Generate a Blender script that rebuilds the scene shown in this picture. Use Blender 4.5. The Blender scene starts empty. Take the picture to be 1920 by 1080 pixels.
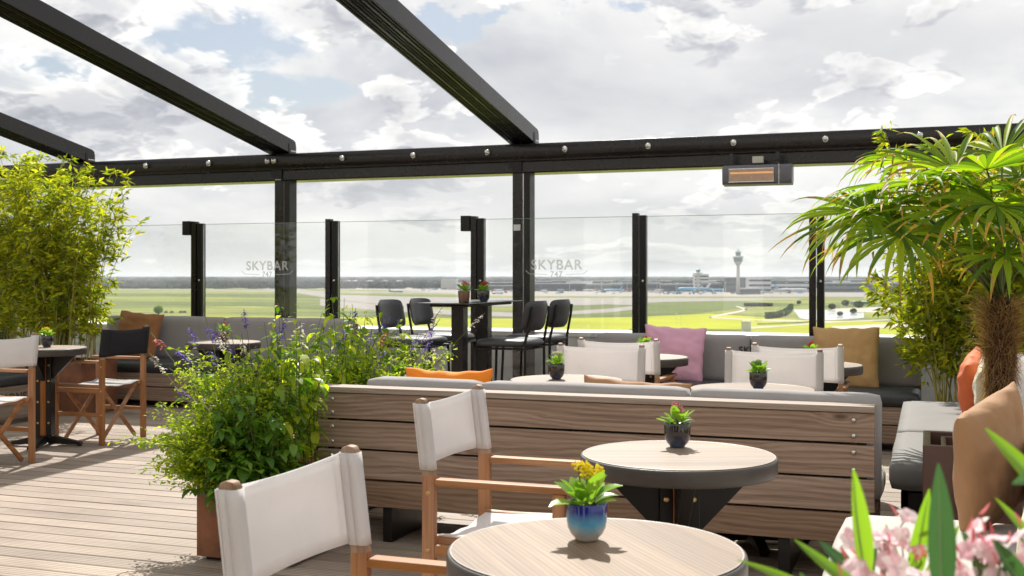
import bpy, math, random
from mathutils import Vector, Matrix, Euler, noise as mnoise
R = math.radians
PI = math.pi
SC = bpy.context.scene
COL = SC.collection

# ------------------------------------------------------------------ camera
FPX, HZ, CH, YAW = 2150.0, 517.0, 1.30, R(20)
cam = bpy.data.cameras.new('camera')
camo = bpy.data.objects.new('camera', cam)
COL.objects.link(camo)
camo.location = (0, 0, CH)
camo.rotation_euler = (R(90), 0, YAW)
cam.sensor_width = 36
cam.lens = FPX / 1920 * 36
cam.shift_y = -(540 - HZ) / 1920
cam.clip_start = 0.05
cam.clip_end = 60000
cam.dof.use_dof = True
cam.dof.focus_distance = 5.0
cam.dof.aperture_fstop = 8.0
SC.camera = camo
CY, SY = math.cos(YAW), math.sin(YAW)

# ------------------------------------------------------------------ exposure, world, sun
SC.view_settings.view_transform = 'Standard'
SC.view_settings.look = 'None'
SC.view_settings.exposure = 0.62
SC.view_settings.gamma = 1.0
SUN_EL, SUN_AZ = R(47), R(20)          # azimuth to the left of +Y
world = bpy.data.worlds.new('World')
SC.world = world
world.use_nodes = True


class NT:
    """small node helper"""
    def __init__(s, tree):
        s.t = tree
        s.n = tree.nodes
        s.l = tree.links

    def add(s, typ, **kw):
        nd = s.n.new(typ)
        for k, v in kw.items():
            setattr(nd, k, v)
        return nd

    def put(s, sock, v):
        if isinstance(v, bpy.types.NodeSocket):
            s.l.new(v, sock)
        elif v is not None:
            if isinstance(v, (tuple, list)) and len(v) == 3 and sock.type == 'RGBA':
                v = (*v, 1)
            sock.default_value = v

    def math(s, op, a, b=None, c=None, clamp=False):
        nd = s.add('ShaderNodeMath', operation=op, use_clamp=clamp)
        s.put(nd.inputs[0], a)
        if b is not None: s.put(nd.inputs[1], b)
        if c is not None: s.put(nd.inputs[2], c)
        return nd.outputs[0]

    def vmath(s, op, a, b=None):
        nd = s.add('ShaderNodeVectorMath', operation=op)
        s.put(nd.inputs[0], a)
        if b is not None: s.put(nd.inputs[1], b)
        return nd.outputs[0] if op not in ('DOT_PRODUCT', 'LENGTH', 'DISTANCE') else nd.outputs[1]

    def noise(s, vec, scale, detail=4, rough=.55, dist=0, typ='FBM'):
        nd = s.add('ShaderNodeTexNoise')
        s.put(nd.inputs['Vector'], vec)
        nd.inputs['Scale'].default_value = scale
        nd.inputs['Detail'].default_value = detail
        nd.inputs['Roughness'].default_value = rough
        nd.inputs['Distortion'].default_value = dist
        return nd.outputs[0]

    def ramp(s, fac, stops, interp='LINEAR'):
        nd = s.add('ShaderNodeValToRGB')
        nd.color_ramp.interpolation = interp
        el = nd.color_ramp.elements
        while len(el) < len(stops): el.new(.5)
        for e, (p, c) in zip(el, stops):
            e.position = p
            e.color = (*c, 1) if len(c) == 3 else c
        s.put(nd.inputs[0], fac)
        return nd.outputs[0]

    def mapr(s, v, a, b, c=0., d=1., smooth=False):
        nd = s.add('ShaderNodeMapRange')
        if smooth: nd.interpolation_type = 'SMOOTHSTEP'
        s.put(nd.inputs[0], v)
        for i, x in enumerate((a, b, c, d)): nd.inputs[i + 1].default_value = x
        return nd.outputs[0]

    def mix(s, f, a, b, blend='MIX'):
        nd = s.add('ShaderNodeMix', data_type='RGBA', blend_type=blend)
        s.put(nd.inputs[0], f)
        s.put(nd.inputs[6], a)
        s.put(nd.inputs[7], b)
        return nd.outputs[2]

    def xyz(s, v):
        nd = s.add('ShaderNodeSeparateXYZ')
        s.put(nd.inputs[0], v)
        return nd.outputs

    def comb(s, x, y, z):
        nd = s.add('ShaderNodeCombineXYZ')
        s.put(nd.inputs[0], x); s.put(nd.inputs[1], y); s.put(nd.inputs[2], z)
        return nd.outputs[0]


def build_world():
    T = NT(world.node_tree)
    T.n.clear()
    out = T.add('ShaderNodeOutputWorld')
    sky = T.add('ShaderNodeTexSky')
    sky.sky_type = 'NISHITA'
    sky.sun_disc = False
    sky.sun_elevation = SUN_EL
    sky.sun_rotation = -SUN_AZ
    sky.altitude = 40
    sky.dust_density = 1.5
    d = T.add('ShaderNodeTexCoord').outputs['Generated']
    x, y, z = T.xyz(d)
    zc = T.math('MAXIMUM', z, 0.0)
    # cloud layer: directions squeezed towards the horizon
    w = T.math('POWER', T.math('ADD', zc, 0.012), 0.62)
    v = T.comb(x, y, T.math('MULTIPLY', w, 1.75))
    v = T.vmath('ADD', v, (3.31, 1.72, 0.43))
    def spot(px, py, rx, ry, soft, wb):
        """soft patch of sky around one bearing and height"""
        az = math.atan((px - 960) / FPX) - YAW
        el = math.atan((HZ - py) / FPX * math.cos(az + YAW))
        dx = T.math('DIVIDE', T.math('SUBTRACT', T.math('ARCTAN2', x, y), az), rx / FPX)
        dz = T.math('DIVIDE', T.math('SUBTRACT', T.math('ARCSINE', z), el), ry / FPX)
        r = T.math('SQRT', T.math('ADD', T.math('MULTIPLY', dx, dx), T.math('MULTIPLY', dz, dz)))
        r = T.math('ADD', r, T.math('MULTIPLY', wb, 1000. / max(rx, ry)))
        return T.mapr(r, 1 - soft, 1 + soft, 1, 0, True)

    def vmax(lst, wb):
        o = None
        for q in lst:
            h = spot(*q, wb)
            o = h if o is None else T.math('MAXIMUM', o, h)
        return o

    def billow(vec, scale):
        vo = T.add('ShaderNodeTexVoronoi')
        vo.feature = 'F1'
        T.put(vo.inputs['Vector'], vec)
        vo.inputs['Scale'].default_value = scale
        vo.inputs['Detail'].default_value = 4
        vo.inputs['Roughness'].default_value = .55
        return vo.outputs['Distance']
    wob = T.math('MULTIPLY', T.math('SUBTRACT', T.noise(T.vmath('ADD', v, (1.1, 9.2, .5)), 9.0, 6, .6), .5), .60)
    wob2 = T.math('MULTIPLY', T.math('SUBTRACT', T.noise(T.vmath('ADD', v, (4.1, 3.2, .5)), 5.0, 7, .6), .5), .60)
    warpn = T.add('ShaderNodeTexNoise'); T.put(warpn.inputs['Vector'], v); warpn.inputs['Scale'].default_value = 9; warpn.inputs['Detail'].default_value = 4
    vw = T.vmath('ADD', v, T.vmath('MULTIPLY', T.vmath('SUBTRACT', warpn.outputs['Color'], (.5, .5, .5)), (.07, .07, .07)))
    # high soft layer
    g1 = T.noise(v, 3.0, 7, .58, .2)
    back = T.ramp(T.mapr(g1, .32, .66), [(0, (.35, .365, .40)), (.35, (.48, .49, .51)), (.60, (.60, .60, .595)), (1, (.69, .685, .67))])
    # cumulus layer, back lit: bright rims, grey cores
    def dens_at(vv):
        return T.math('ADD', T.math('MULTIPLY', T.noise(vv, 4.2, 6, .58, .1), .80), T.math('MULTIPLY', T.math('SUBTRACT', .62, billow(vv, 11.)), .30))
    d0 = dens_at(vw)
    d1 = dens_at(T.vmath('ADD', vw, (-.003, .010, .030)))
    up = T.mapr(T.math('SUBTRACT', d0, d1), -.05, .06, 0, 1, True)
    TH = .248
    alpha = T.mapr(d0, TH, TH + .05, 0, 1, True)
    core = T.mapr(d0, TH, TH + .21, 0, 1, True)
    tone = T.math('ADD', T.math('MULTIPLY', T.math('SUBTRACT', 1., core), .50), T.math('MULTIPLY', up, .50))
    cum = T.ramp(tone, [(0.0, (.28, .29, .32)), (.30, (.38, .39, .42)), (.5, (.50, .505, .52)), (.68, (.63, .625, .61)), (.85, (.72, .71, .69)), (1, (.80, .79, .77))])
    dark = vmax(((1130, 175, 300, 85, .7), (1720, 70, 300, 60, .7), (780, 350, 260, 55, .7), (240, 225, 170, 45, .8), (1480, 150, 200, 45, .7), (760, 200, 100, 55, .7), (620, 30, 120, 40, .8), (1180, 400, 260, 22, .8)), wob2)
    holes = vmax(((400, 80, 170, 50, .25), (35, 130, 90, 40, .35), (818, 30, 45, 22, .3), (470, 165, 120, 34, .3), (1180, 8, 60, 18, .4)), wob)
    cloud = T.mix(alpha, back, cum)
    cloud = T.mix(T.math('MULTIPLY', dark, .42), cloud, (.33, .34, .375))
    low = T.mapr(zc, 0.0, .12, 1, 0, True)
    cloud = T.mix(T.math('MULTIPLY', low, .50), cloud, (.57, .58, .54))
    clear = T.math('MULTIPLY', holes, T.math('SUBTRACT', 1.0, T.math('MULTIPLY', alpha, .75)))
    cover = T.math('SUBTRACT', 1.0, T.math('MULTIPLY', clear, .95))
    bgs = T.add('ShaderNodeBackground')
    T.put(bgs.inputs[0], sky.outputs[0])
    bgs.inputs[1].default_value = .055
    bgc = T.add('ShaderNodeBackground')
    T.put(bgc.inputs[0], cloud)
    bgc.inputs[1].default_value = 1.0
    below = T.math('LESS_THAN', z, -0.002)
    cov = T.math('MULTIPLY', cover, 1.0, clamp=True)
    mx = T.add('ShaderNodeMixShader')
    T.put(mx.inputs[0], T.math('MULTIPLY', cov, .985))
    T.l.new(bgs.outputs[0], mx.inputs[1])
    T.l.new(bgc.outputs[0], mx.inputs[2])
    T.l.new(mx.outputs[0], out.inputs[0])


build_world()
sl = bpy.data.lights.new('sun', 'SUN')
sl.energy = 4.5
sl.angle = R(.6)
sl.color = (1, .955, .88)
sun = bpy.data.objects.new('sun', sl)
COL.objects.link(sun)
sdir = Vector((-math.sin(SUN_AZ) * math.cos(SUN_EL), math.cos(SUN_AZ) * math.cos(SUN_EL), math.sin(SUN_EL)))
sun.rotation_euler = sdir.to_track_quat('Z', 'Y').to_euler()
sun.location = (0, 0, 20)
SC.cycles.max_bounces = 8
SC.cycles.transparent_max_bounces = 24
SC.cycles.volume_bounces = 0
SC.cycles.use_denoising = True
SC.cycles.sample_clamp_indirect = 6

# ------------------------------------------------------------------ placing helpers
def P(px, py, d):
    """world point seen at pixel (of 1920x1080) px,py at depth d"""
    xc = (px - 960) * d / FPX
    z = CH - (py - HZ) * d / FPX
    return Vector((xc * CY - d * SY, xc * SY + d * CY, z))

def G(px, py, z=0.0):
    """world point at height z seen at the pixel"""
    d = (CH - z) * FPX / (py - HZ)
    return P(px, py, d)

def PX(px, Y, z=0.0):
    """point on the plane Y=const under pixel column px"""
    a = math.atan((px - 960) / FPX) - YAW
    return Vector((Y * math.tan(a), Y, z))

# ------------------------------------------------------------------ mesh helper
class MB:
    def __init__(s):
        s.v = []; s.f = []; s.mi = []

    def add(s, vs, fs, mi=0):
        o = len(s.v)
        s.v += [tuple(v) for v in vs]
        s.f += [tuple(i + o for i in f) for f in fs]
        s.mi += [mi] * len(fs)
        return s

    def box(s, c, size, rot=None, mi=0):
        hx, hy, hz = size[0] / 2, size[1] / 2, size[2] / 2
        c = Vector(c)
        vs = [Vector((x, y, z)) for x in (-hx, hx) for y in (-hy, hy) for z in (-hz, hz)]
        if rot is not None:
            m = rot if isinstance(rot, Matrix) else Euler(rot).to_matrix()
            vs = [m @ v for v in vs]
        return s.add([v + c for v in vs], [(0, 1, 3, 2), (4, 6, 7, 5), (0, 4, 5, 1), (2, 3, 7, 6), (0, 2, 6, 4), (1, 5, 7, 3)], mi)

    def bx(s, x0, x1, y0, y1, z0, z1, mi=0):
        return s.box(((x0 + x1) / 2, (y0 + y1) / 2, (z0 + z1) / 2), (x1 - x0, y1 - y0, z1 - z0), None, mi)

    def bar(s, p0, p1, w, t, up=(0, 0, 1), mi=0):
        """box beam from p0 to p1, width w (sideways) and thickness t"""
        p0, p1 = Vector(p0), Vector(p1)
        d = (p1 - p0); L = d.length; d.normalize()
        side = d.cross(Vector(up))
        if side.length < 1e-4: side = Vector((1, 0, 0))
        side.normalize(); u = side.cross(d)
        m = Matrix((side, d, u)).transposed()
        return s.box((p0 + p1) / 2, (w, L, t), m, mi)

    def tube(s, pts, r, n=8, caps=True, mi=0):
        pts = [Vector(p) for p in pts]
        rs = r if isinstance(r, (list, tuple)) else [r] * len(pts)
        vs = []; fs = []
        prev = None
        for i, p in enumerate(pts):
            t = (pts[min(i + 1, len(pts) - 1)] - pts[max(i - 1, 0)])
            if t.length < 1e-9: t = Vector((0, 0, 1))
            t.normalize()
            if prev is None:
                a = t.orthogonal().normalized()
            else:
                a = prev - t * prev.dot(t)
                a = a.normalized() if a.length > 1e-6 else t.orthogonal().normalized()
            prev = a
            b = t.cross(a)
            for k in range(n):
                th = 2 * PI * k / n
                vs.append(p + (a * math.cos(th) + b * math.sin(th)) * rs[i])
        for i in range(len(pts) - 1):
            for k in range(n):
                fs.append((i * n + k, i * n + (k + 1) % n, (i + 1) * n + (k + 1) % n, (i + 1) * n + k))
        if caps:
            fs.append(tuple(range(n))[::-1])
            fs.append(tuple((len(pts) - 1) * n + k for k in range(n)))
        return s.add(vs, fs, mi)

    def lathe(s, prof, n=32, c=(0, 0, 0), mi=0, cap=True):
        vs = []; fs = []
        for (r, z) in prof:
            for k in range(n):
                th = 2 * PI * k / n
                vs.append((c[0] + r * math.cos(th), c[1] + r * math.sin(th), c[2] + z))
        for i in range(len(prof) - 1):
            for k in range(n):
                fs.append((i * n + k, i * n + (k + 1) % n, (i + 1) * n + (k + 1) % n, (i + 1) * n + k))
        if cap:
            fs.append(tuple(range(n))[::-1])
            fs.append(tuple((len(prof) - 1) * n + k for k in range(n)))
        return s.add(vs, fs, mi)

    def prism(s, poly, h, axis='z', o=(0, 0, 0), mi=0):
        """poly 2D list extruded by h; axis tells the extrude direction"""
        n = len(poly)
        def m(a, b, c):
            return {'z': (a, b, c), 'y': (a, c, b), 'x': (c, a, b)}[axis]
        vs = [Vector(m(a, b, 0)) + Vector(o) for a, b in poly] + [Vector(m(a, b, h)) + Vector(o) for a, b in poly]
        fs = [tuple(range(n))[::-1], tuple(range(n, 2 * n))] + [(i, (i + 1) % n, n + (i + 1) % n, n + i) for i in range(n)]
        return s.add(vs, fs, mi)

    def build(s, name, mat=None, parent=None, smooth=False, bevel=0, seg=2, loc=None, fix=True):
        me = bpy.data.meshes.new(name)
        me.from_pydata(s.v, [], s.f)
        mats = mat if isinstance(mat, (list, tuple)) else [mat]
        for m in mats:
            if m: me.materials.append(m)
        if len(mats) > 1:
            me.polygons.foreach_set('material_index', s.mi)
        if smooth: me.polygons.foreach_set('use_smooth', [True] * len(me.polygons))
        if fix and len(s.f) < 4000:
            import bmesh
            b = bmesh.new(); b.from_mesh(me)
            bmesh.ops.recalc_face_normals(b, faces=b.faces)
            b.to_mesh(me); b.free()
        me.update()
        o = bpy.data.objects.new(name, me)
        COL.objects.link(o)
        if parent: o.parent = parent
        if loc is not None: o.location = loc
        if bevel:
            bv = o.modifiers.new('bevel', 'BEVEL')
            bv.width = bevel; bv.segments = seg; bv.limit_method = 'ANGLE'; bv.angle_limit = R(40)
            me.polygons.foreach_set('use_smooth', [True] * len(me.polygons))
            wn = o.modifiers.new('wn', 'WEIGHTED_NORMAL'); wn.keep_sharp = True
        return o


def tag(o, label=None, cat=None, group=None, kind=None):
    if label: o['label'] = label
    if cat: o['category'] = cat
    if group: o['group'] = group
    if kind: o['kind'] = kind
    return o

def thing(name, label, cat, loc=(0, 0, 0), rz=0, group=None):
    o = bpy.data.objects.new(name, None)
    COL.objects.link(o)
    o.empty_display_size = .1
    o.location = loc; o.rotation_euler = (0, 0, rz)
    return tag(o, label, cat, group)

def structure(o): o['kind'] = 'structure'; return o

def kids(o): return [c for c in list(bpy.data.objects) if c.parent == o]

def dup(o, loc=None, rz=None, label=None, parent=None, ch=None):
    c = o.copy(); COL.objects.link(c); c.parent = parent
    if loc is not None: c.location = loc
    if rz is not None: c.rotation_euler = (0, 0, rz)
    if label: c['label'] = label
    for k in kids(o): dup(k, parent=c)
    return c

# ------------------------------------------------------------------ materials
def new_mat(name):
    m = bpy.data.materials.new(name); m.use_nodes = True
    T = NT(m.node_tree)
    b = T.n['Principled BSDF']
    return m, T, b

def coords(T, kind='Object'): return T.add('ShaderNodeTexCoord').outputs[kind]

def bump(T, b, h, strength=.3, dist=.01):
    nd = T.add('ShaderNodeBump')
    nd.inputs['Strength'].default_value = strength
    nd.inputs['Distance'].default_value = dist
    T.put(nd.inputs['Height'], h)
    T.l.new(nd.outputs[0], b.inputs['Normal'])

def plain(name, col, rough=.6, spec=.5, metal=0, var=.12, vs=14, bmp=0, bs=60, world_c=False, coat=0):
    m, T, b = new_mat(name)
    c = T.add('ShaderNodeNewGeometry').outputs['Position'] if world_c else coords(T)
    n = T.noise(c, vs, 5, .6)
    a = tuple(max(0, x * (1 - var)) for x in col); d = tuple(min(1, x * (1 + var)) for x in col)
    T.put(b.inputs['Base Color'], T.ramp(n, [(.3, a), (.7, d)]))
    T.put(b.inputs['Roughness'], T.mapr(n, .3, .7, max(.02, rough - .06), min(1, rough + .06)))
    b.inputs['Specular IOR Level'].default_value = spec
    b.inputs['Metallic'].default_value = metal
    b.inputs['Coat Weight'].default_value = coat
    if bmp: bump(T, b, T.noise(c, bs, 3, .6), bmp, .004)
    return m

def wood(name, c1, c2, c3, axis=0, scale=1.0, knots=False, rough=.7, bmp=.35, rings=True, wf=26., staves=0):
    """grain running along the given axis of object space"""
    m, T, b = new_mat(name)
    c = coords(T)
    ri = T.math('FRACT', T.math('ADD', T.add('ShaderNodeNewGeometry').outputs['Random Per Island'], T.math('MULTIPLY', T.add('ShaderNodeObjectInfo').outputs['Random'], 1.618)))
    off = T.comb(T.math('MULTIPLY', ri, 37.), T.math('MULTIPLY', ri, 11.), T.math('MULTIPLY', ri, 23.))
    c = T.vmath('ADD', c, off)
    st = [1.0, 1.0, 1.0]; st[axis] = .07
    cs = T.vmath('MULTIPLY', c, tuple(st))
    warp = T.noise(T.vmath('MULTIPLY', c, tuple(.35 if i == axis else 1.6 for i in range(3))), 3.2, 3, .5)
    if knots:
        vo = T.add('ShaderNodeTexVoronoi'); vo.feature = 'F1'
        T.put(vo.inputs['Vector'], T.vmath('MULTIPLY', c, tuple(1.5 if i == axis else 4.2 for i in range(3))))
        vo.inputs['Scale'].default_value = 1.0
        kd = vo.outputs['Distance']
        kn = T.mapr(kd, .02, .24, 1, 0, True)
        warp = T.math('ADD', warp, T.math('MULTIPLY', kn, .28))
    v = T.math('ADD', T.xyz(cs)[(axis + 1) % 3], T.xyz(cs)[(axis + 2) % 3])
    phase = T.math('ADD', T.math('MULTIPLY', v, 95. * scale), T.math('MULTIPLY', warp, wf))
    ring = T.math('MULTIPLY_ADD', T.math('SINE', phase), .5, .5)
    cw = T.vmath('ADD', c, T.comb(*[0. if i == axis else T.math('MULTIPLY', T.math('SUBTRACT', warp, .5), .05 if knots else .02) for i in range(3)]))
    fine = T.noise(T.vmath('MULTIPLY', cw, tuple(3.0 if i == axis else 230. for i in range(3))), 1.2, 3, .7)
    streak = T.noise(T.vmath('MULTIPLY', cw, tuple(.9 if i == axis else 42. for i in range(3))), 1.0, 3, .6)
    f = T.math('ADD', T.math('MULTIPLY', ring, .13 if rings else .08), T.math('ADD', T.math('MULTIPLY', fine, .42), T.math('MULTIPLY', streak, .50)))
    col = T.ramp(f, [(.34, c1), (.52, c2), (.72, c3)])
    patch = T.noise(c, 2.4, 4, .6)
    col = T.mix(T.mapr(patch, .3, .7, 0, .35), col, T.mix(1., col, c1, 'MULTIPLY') if False else c2)
    hsv = T.add('ShaderNodeHueSaturation')
    T.put(hsv.inputs['Value'], T.math('MULTIPLY_ADD', ri, .42, .80))
    T.put(hsv.inputs['Saturation'], T.math('MULTIPLY_ADD', ri, -.3, 1.1))
    T.put(hsv.inputs['Color'], col); col = hsv.outputs[0]
    if staves:
        xo = T.xyz(coords(T))[(axis + 1) % 2]
        wn_ = T.add('ShaderNodeTexWhiteNoise'); wn_.noise_dimensions = '1D'
        T.put(wn_.inputs['W'], T.math('FLOOR', T.math('DIVIDE', T.math('ADD', xo, 3.017), staves)))
        sv = T.math('MULTIPLY_ADD', wn_.outputs[0], .38, .80)
        col = T.mix(1., col, T.comb(sv, T.math('MULTIPLY_ADD', wn_.outputs[0], .34, .81), T.math('MULTIPLY_ADD', wn_.outputs[0], .28, .83)), 'MULTIPLY')
    if knots:
        k2 = T.mapr(kd, .03, .075, 1, 0, True)
        col = T.mix(T.math('MULTIPLY', k2, .75), col, tuple(x * .35 for x in c1))
    T.put(b.inputs['Base Color'], col)
    b.inputs['Roughness'].default_value = rough
    b.inputs['Specular IOR Level'].default_value = .35
    bump(T, b, f, bmp, .002)
    return m

def leaf_mat(name, cols, trans=.45, rough=.45, gloss=.4, tint=(1.35, 1.5, .55)):
    m, T, b = new_mat(name)
    ri = T.add('ShaderNodeNewGeometry').outputs['Random Per Island']
    n = len(cols)
    col = T.ramp(ri, [(i / (n - 1), c) for i, c in enumerate(cols)])
    T.put(b.inputs['Base Color'], col)
    b.inputs['Roughness'].default_value = rough
    b.inputs['Specular IOR Level'].default_value = gloss
    tr = T.add('ShaderNodeBsdfTranslucent')
    T.put(tr.inputs[0], T.mix(1., col, tint, 'MULTIPLY'))
    mx = T.add('ShaderNodeMixShader'); mx.inputs[0].default_value = trans
    out = T.n['Material Output']
    T.l.new(b.outputs[0], mx.inputs[1]); T.l.new(tr.outputs[0], mx.inputs[2]); T.l.new(mx.outputs[0], out.inputs[0])
    return m

def cloth(name, col, trans=0., weave=900, rough=.9, bmp=.25, var=.07, sheen=.0, wr=0.0):
    m, T, b = new_mat(name)
    c = coords(T)
    n = T.noise(c, 6, 5, .6)
    a = tuple(x * (1 - var) for x in col); d = tuple(min(1, x * (1 + var)) for x in col)
    colr = T.ramp(n, [(.3, a), (.7, d)])
    fn = T.noise(c, weave, 2, .6)
    colr = T.mix(.12, colr, T.ramp(fn, [(.35, tuple(x * .7 for x in col)), (.65, tuple(min(1, x * 1.25) for x in col))]))
    T.put(b.inputs['Base Color'], colr)
    b.inputs['Roughness'].default_value = rough
    b.inputs['Specular IOR Level'].default_value = .2
    b.inputs['Sheen Weight'].default_value = sheen
    h = T.noise(c, weave, 2, .6)
    if wr:
        h = T.math('ADD', T.math('MULTIPLY', h, .08), T.math('MULTIPLY', T.noise(T.vmath('MULTIPLY', c, (1, 1, .6)), 7, 3, .5, .3), wr))
    bump(T, b, h, bmp, .003 if not wr else .02)
    if trans:
        tr = T.add('ShaderNodeBsdfTranslucent'); T.put(tr.inputs[0], colr)
        mx = T.add('ShaderNodeMixShader'); mx.inputs[0].default_value = trans
        out = T.n['Material Output']
        T.l.new(b.outputs[0], mx.inputs[1]); T.l.new(tr.outputs[0], mx.inputs[2]); T.l.new(mx.outputs[0], out.inputs[0])
    return m

def deck_mat():
    m, T, b = new_mat('deck_boards')
    c = coords(T)
    x, y, z = T.xyz(c)
    ri = T.add('ShaderNodeNewGeometry').outputs['Random Per Island']
    grain = T.noise(T.comb(T.math('MULTIPLY', x, 1.3), T.math('MULTIPLY', y, 60.), ri), 2.2, 4, .65)
    patch = T.noise(T.comb(T.math('ADD', T.math('MULTIPLY', x, 1.1), T.math('MULTIPLY', ri, 9.)), T.math('MULTIPLY', y, 2.5), 0.), 1.3, 4, .6)
    rib = T.math('MULTIPLY_ADD', T.math('SINE', T.math('MULTIPLY', y, 2 * PI / .0241)), .5, .5)
    col = T.ramp(T.math('ADD', T.math('MULTIPLY', grain, .5), T.math('MULTIPLY', patch, .5)), [(.32, (.20, .143, .112)), (.5, (.33, .258, .20)), (.68, (.435, .355, .29))])
    hsv = T.add('ShaderNodeHueSaturation')
    T.put(hsv.inputs['Value'], T.math('MULTIPLY_ADD', ri, .44, .80))
    T.put(hsv.inputs['Color'], col); col = hsv.outputs[0]
    groove = T.mapr(rib, .0, .45, .50, 1)
    col = T.mix(1., col, T.comb(groove, groove, groove), 'MULTIPLY')
    T.put(b.inputs['Base Color'], col)
    T.put(b.inputs['Roughness'], T.mapr(patch, .3, .7, .5, .75))
    b.inputs['Specular IOR Level'].default_value = .4
    bump(T, b, rib, .8, .0022)
    return m

def glass_mat():
    m, T, b = new_mat('clear_glass')
    tr = T.add('ShaderNodeBsdfTransparent'); tr.inputs[0].default_value = (.985, .992, .988, 1)
    gl = T.add('ShaderNodeBsdfGlossy'); gl.inputs['Roughness'].default_value = .01
    fr = T.add('ShaderNodeFresnel'); fr.inputs[0].default_value = 1.45
    mx = T.add('ShaderNodeMixShader')
    smudge = T.noise(coords(T), 2.5, 5, .6)
    T.put(mx.inputs[0], T.math('MULTIPLY', fr.outputs[0], 1.0))
    T.l.new(tr.outputs[0], mx.inputs[1]); T.l.new(gl.outputs[0], mx.inputs[2])
    df = T.add('ShaderNodeBsdfDiffuse'); df.inputs[0].default_value = (.8, .84, .82, 1)
    m2 = T.add('ShaderNodeMixShader'); T.put(m2.inputs[0], T.mapr(smudge, .3, .75, .002, .022))
    T.l.new(mx.outputs[0], m2.inputs[1]); T.l.new(df.outputs[0], m2.inputs[2])
    T.l.new(m2.outputs[0], T.n['Material Output'].inputs[0])
    return m

def frost_mat():
    m, T, b = new_mat('frosted_print')
    tr = T.add('ShaderNodeBsdfTransparent')
    df = T.add('ShaderNodeBsdfDiffuse'); df.inputs[0].default_value = (.80, .80, .77, 1)
    mx = T.add('ShaderNodeMixShader'); mx.inputs[0].default_value = .42
    T.l.new(tr.outputs[0], mx.inputs[1]); T.l.new(df.outputs[0], mx.inputs[2])
    T.l.new(mx.outputs[0], T.n['Material Output'].inputs[0])
    return m

def pot_mat(name, top, mid, low, h=.08):
    m, T, b = new_mat(name)
    z = T.xyz(coords(T))[2]
    n = T.noise(coords(T), 30, 4, .6)
    f = T.math('ADD', T.math('DIVIDE', z, h), T.math('MULTIPLY', T.math('SUBTRACT', n, .5), .25))
    T.put(b.inputs['Base Color'], T.ramp(f, [(.12, low), (.48, mid), (.80, top)]))
    b.inputs['Roughness'].default_value = .12
    b.inputs['Coat Weight'].default_value = .6
    b.inputs['Coat Roughness'].default_value = .05
    return m

def grass_mat():
    m, T, b = new_mat('field_grass')
    c = T.add('ShaderNodeNewGeometry').outputs['Position']
    x, y, z = T.xyz(c)
    u = T.math('ADD', T.math('MULTIPLY', x, CY), T.math('MULTIPLY', y, SY))
    v = T.math('ADD', T.math('MULTIPLY', x, -SY), T.math('MULTIPLY', y, CY))
    big = T.noise(T.comb(T.math('MULTIPLY', u, .0016), T.math('MULTIPLY', v, .0042), 0.), 1.0, 4, .55, .6)
    fine = T.noise(T.comb(T.math('MULTIPLY', u, .012), T.math('MULTIPLY', v, .03), 0.), 1.0, 6, .65)
    f = T.math('ADD', T.math('MULTIPLY', big, .60), T.math('MULTIPLY', fine, .40))
    col = T.ramp(f, [(.34, (.085, .105, .04)), (.46, (.15, .175, .055)), (.55, (.23, .25, .055)), (.68, (.33, .33, .12))])
    T.put(b.inputs['Base Color'], col)
    b.inputs['Roughness'].default_value = .95
    b.inputs['Specular IOR Level'].default_value = .1
    return m

M = {}
M['bench_wood'] = wood('weathered_larch', (.125, .074, .047), (.255, .165, .11), (.40, .285, .205), 0, 2.9, True, .7, .4, True, 34.)
M['cap_wood'] = wood('pale_larch', (.26, .20, .16), (.38, .31, .26), (.48, .41, .35), 0, 3, False)
M['bench_wood_y'] = wood('weathered_larch_side', (.12, .085, .06), (.24, .18, .13), (.36, .28, .22), 1, .55, True)
M['teak'] = wood('teak', (.17, .06, .018), (.33, .135, .042), (.45, .22, .08), 2, .45, False, .5, .2)
M['post_top'] = wood('weathered_teak', (.16, .085, .045), (.30, .19, .12), (.42, .30, .21), 2, .6, False, .6, .2)
M['teak_x'] = wood('teak_rail', (.17, .06, .018), (.33, .135, .042), (.45, .22, .08), 0, .45, False, .5, .2)
M['teak_y'] = wood('teak_arm', (.17, .065, .02), (.34, .145, .05), (.46, .23, .09), 1, .45, False, .5, .2)
M['table_wood'] = wood('table_laminate', (.14, .09, .052), (.225, .155, .10), (.345, .25, .17), 1, 5.5, False, .5, .05, True, 26., .095)
M['table_wood_x'] = wood('table_laminate_cross', (.135, .092, .06), (.215, .152, .105), (.325, .245, .175), 0, 5.5, False, .5, .05, True, 24., .085)
M['canvas'] = cloth('white_canvas', (.86, .83, .82), .45, 700, .9, .35, .04, 0, .3)
M['canvas_black'] = cloth('black_canvas', (.022, .022, .025), 0, 700, .8)
M['canvas_grey'] = cloth('grey_mesh', (.50, .50, .49), .2, 700)
M['cushion_grey'] = cloth('grey_upholstery', (.33, .31, .305), 0, 650, .9, .3, .06, .1)
M['cushion_pale'] = cloth('pale_upholstery', (.50, .46, .42), 0, 650, .9, .3, .06, .1)
M['leatherette'] = plain('dark_leatherette', (.035, .037, .040), .42, .5, 0, .25, 5, .12, 220)
M['leatherette_grey'] = plain('grey_leatherette', (.19, .182, .175), .75, .3, 0, .12, 5, .15, 260)
M['pillow_brown'] = cloth('tan_brown_cotton', (.40, .225, .115), 0.10, 500, .7, .8, .08, .1, 1.3)
M['pillow_tan'] = cloth('ochre_tan_cotton', (.56, .345, .15), 0.10, 500, .65, .8, .08, .1, 1.3)
M['pillow_rust'] = cloth('rust_brown_cotton', (.36, .165, .07), 0.10, 500, .7, .5, .08, .1, .9)
M['pillow_pink'] = cloth('pink_cotton', (.78, .43, .56), 0.12, 500, .7, .5, .06, .1, .9)
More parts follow.
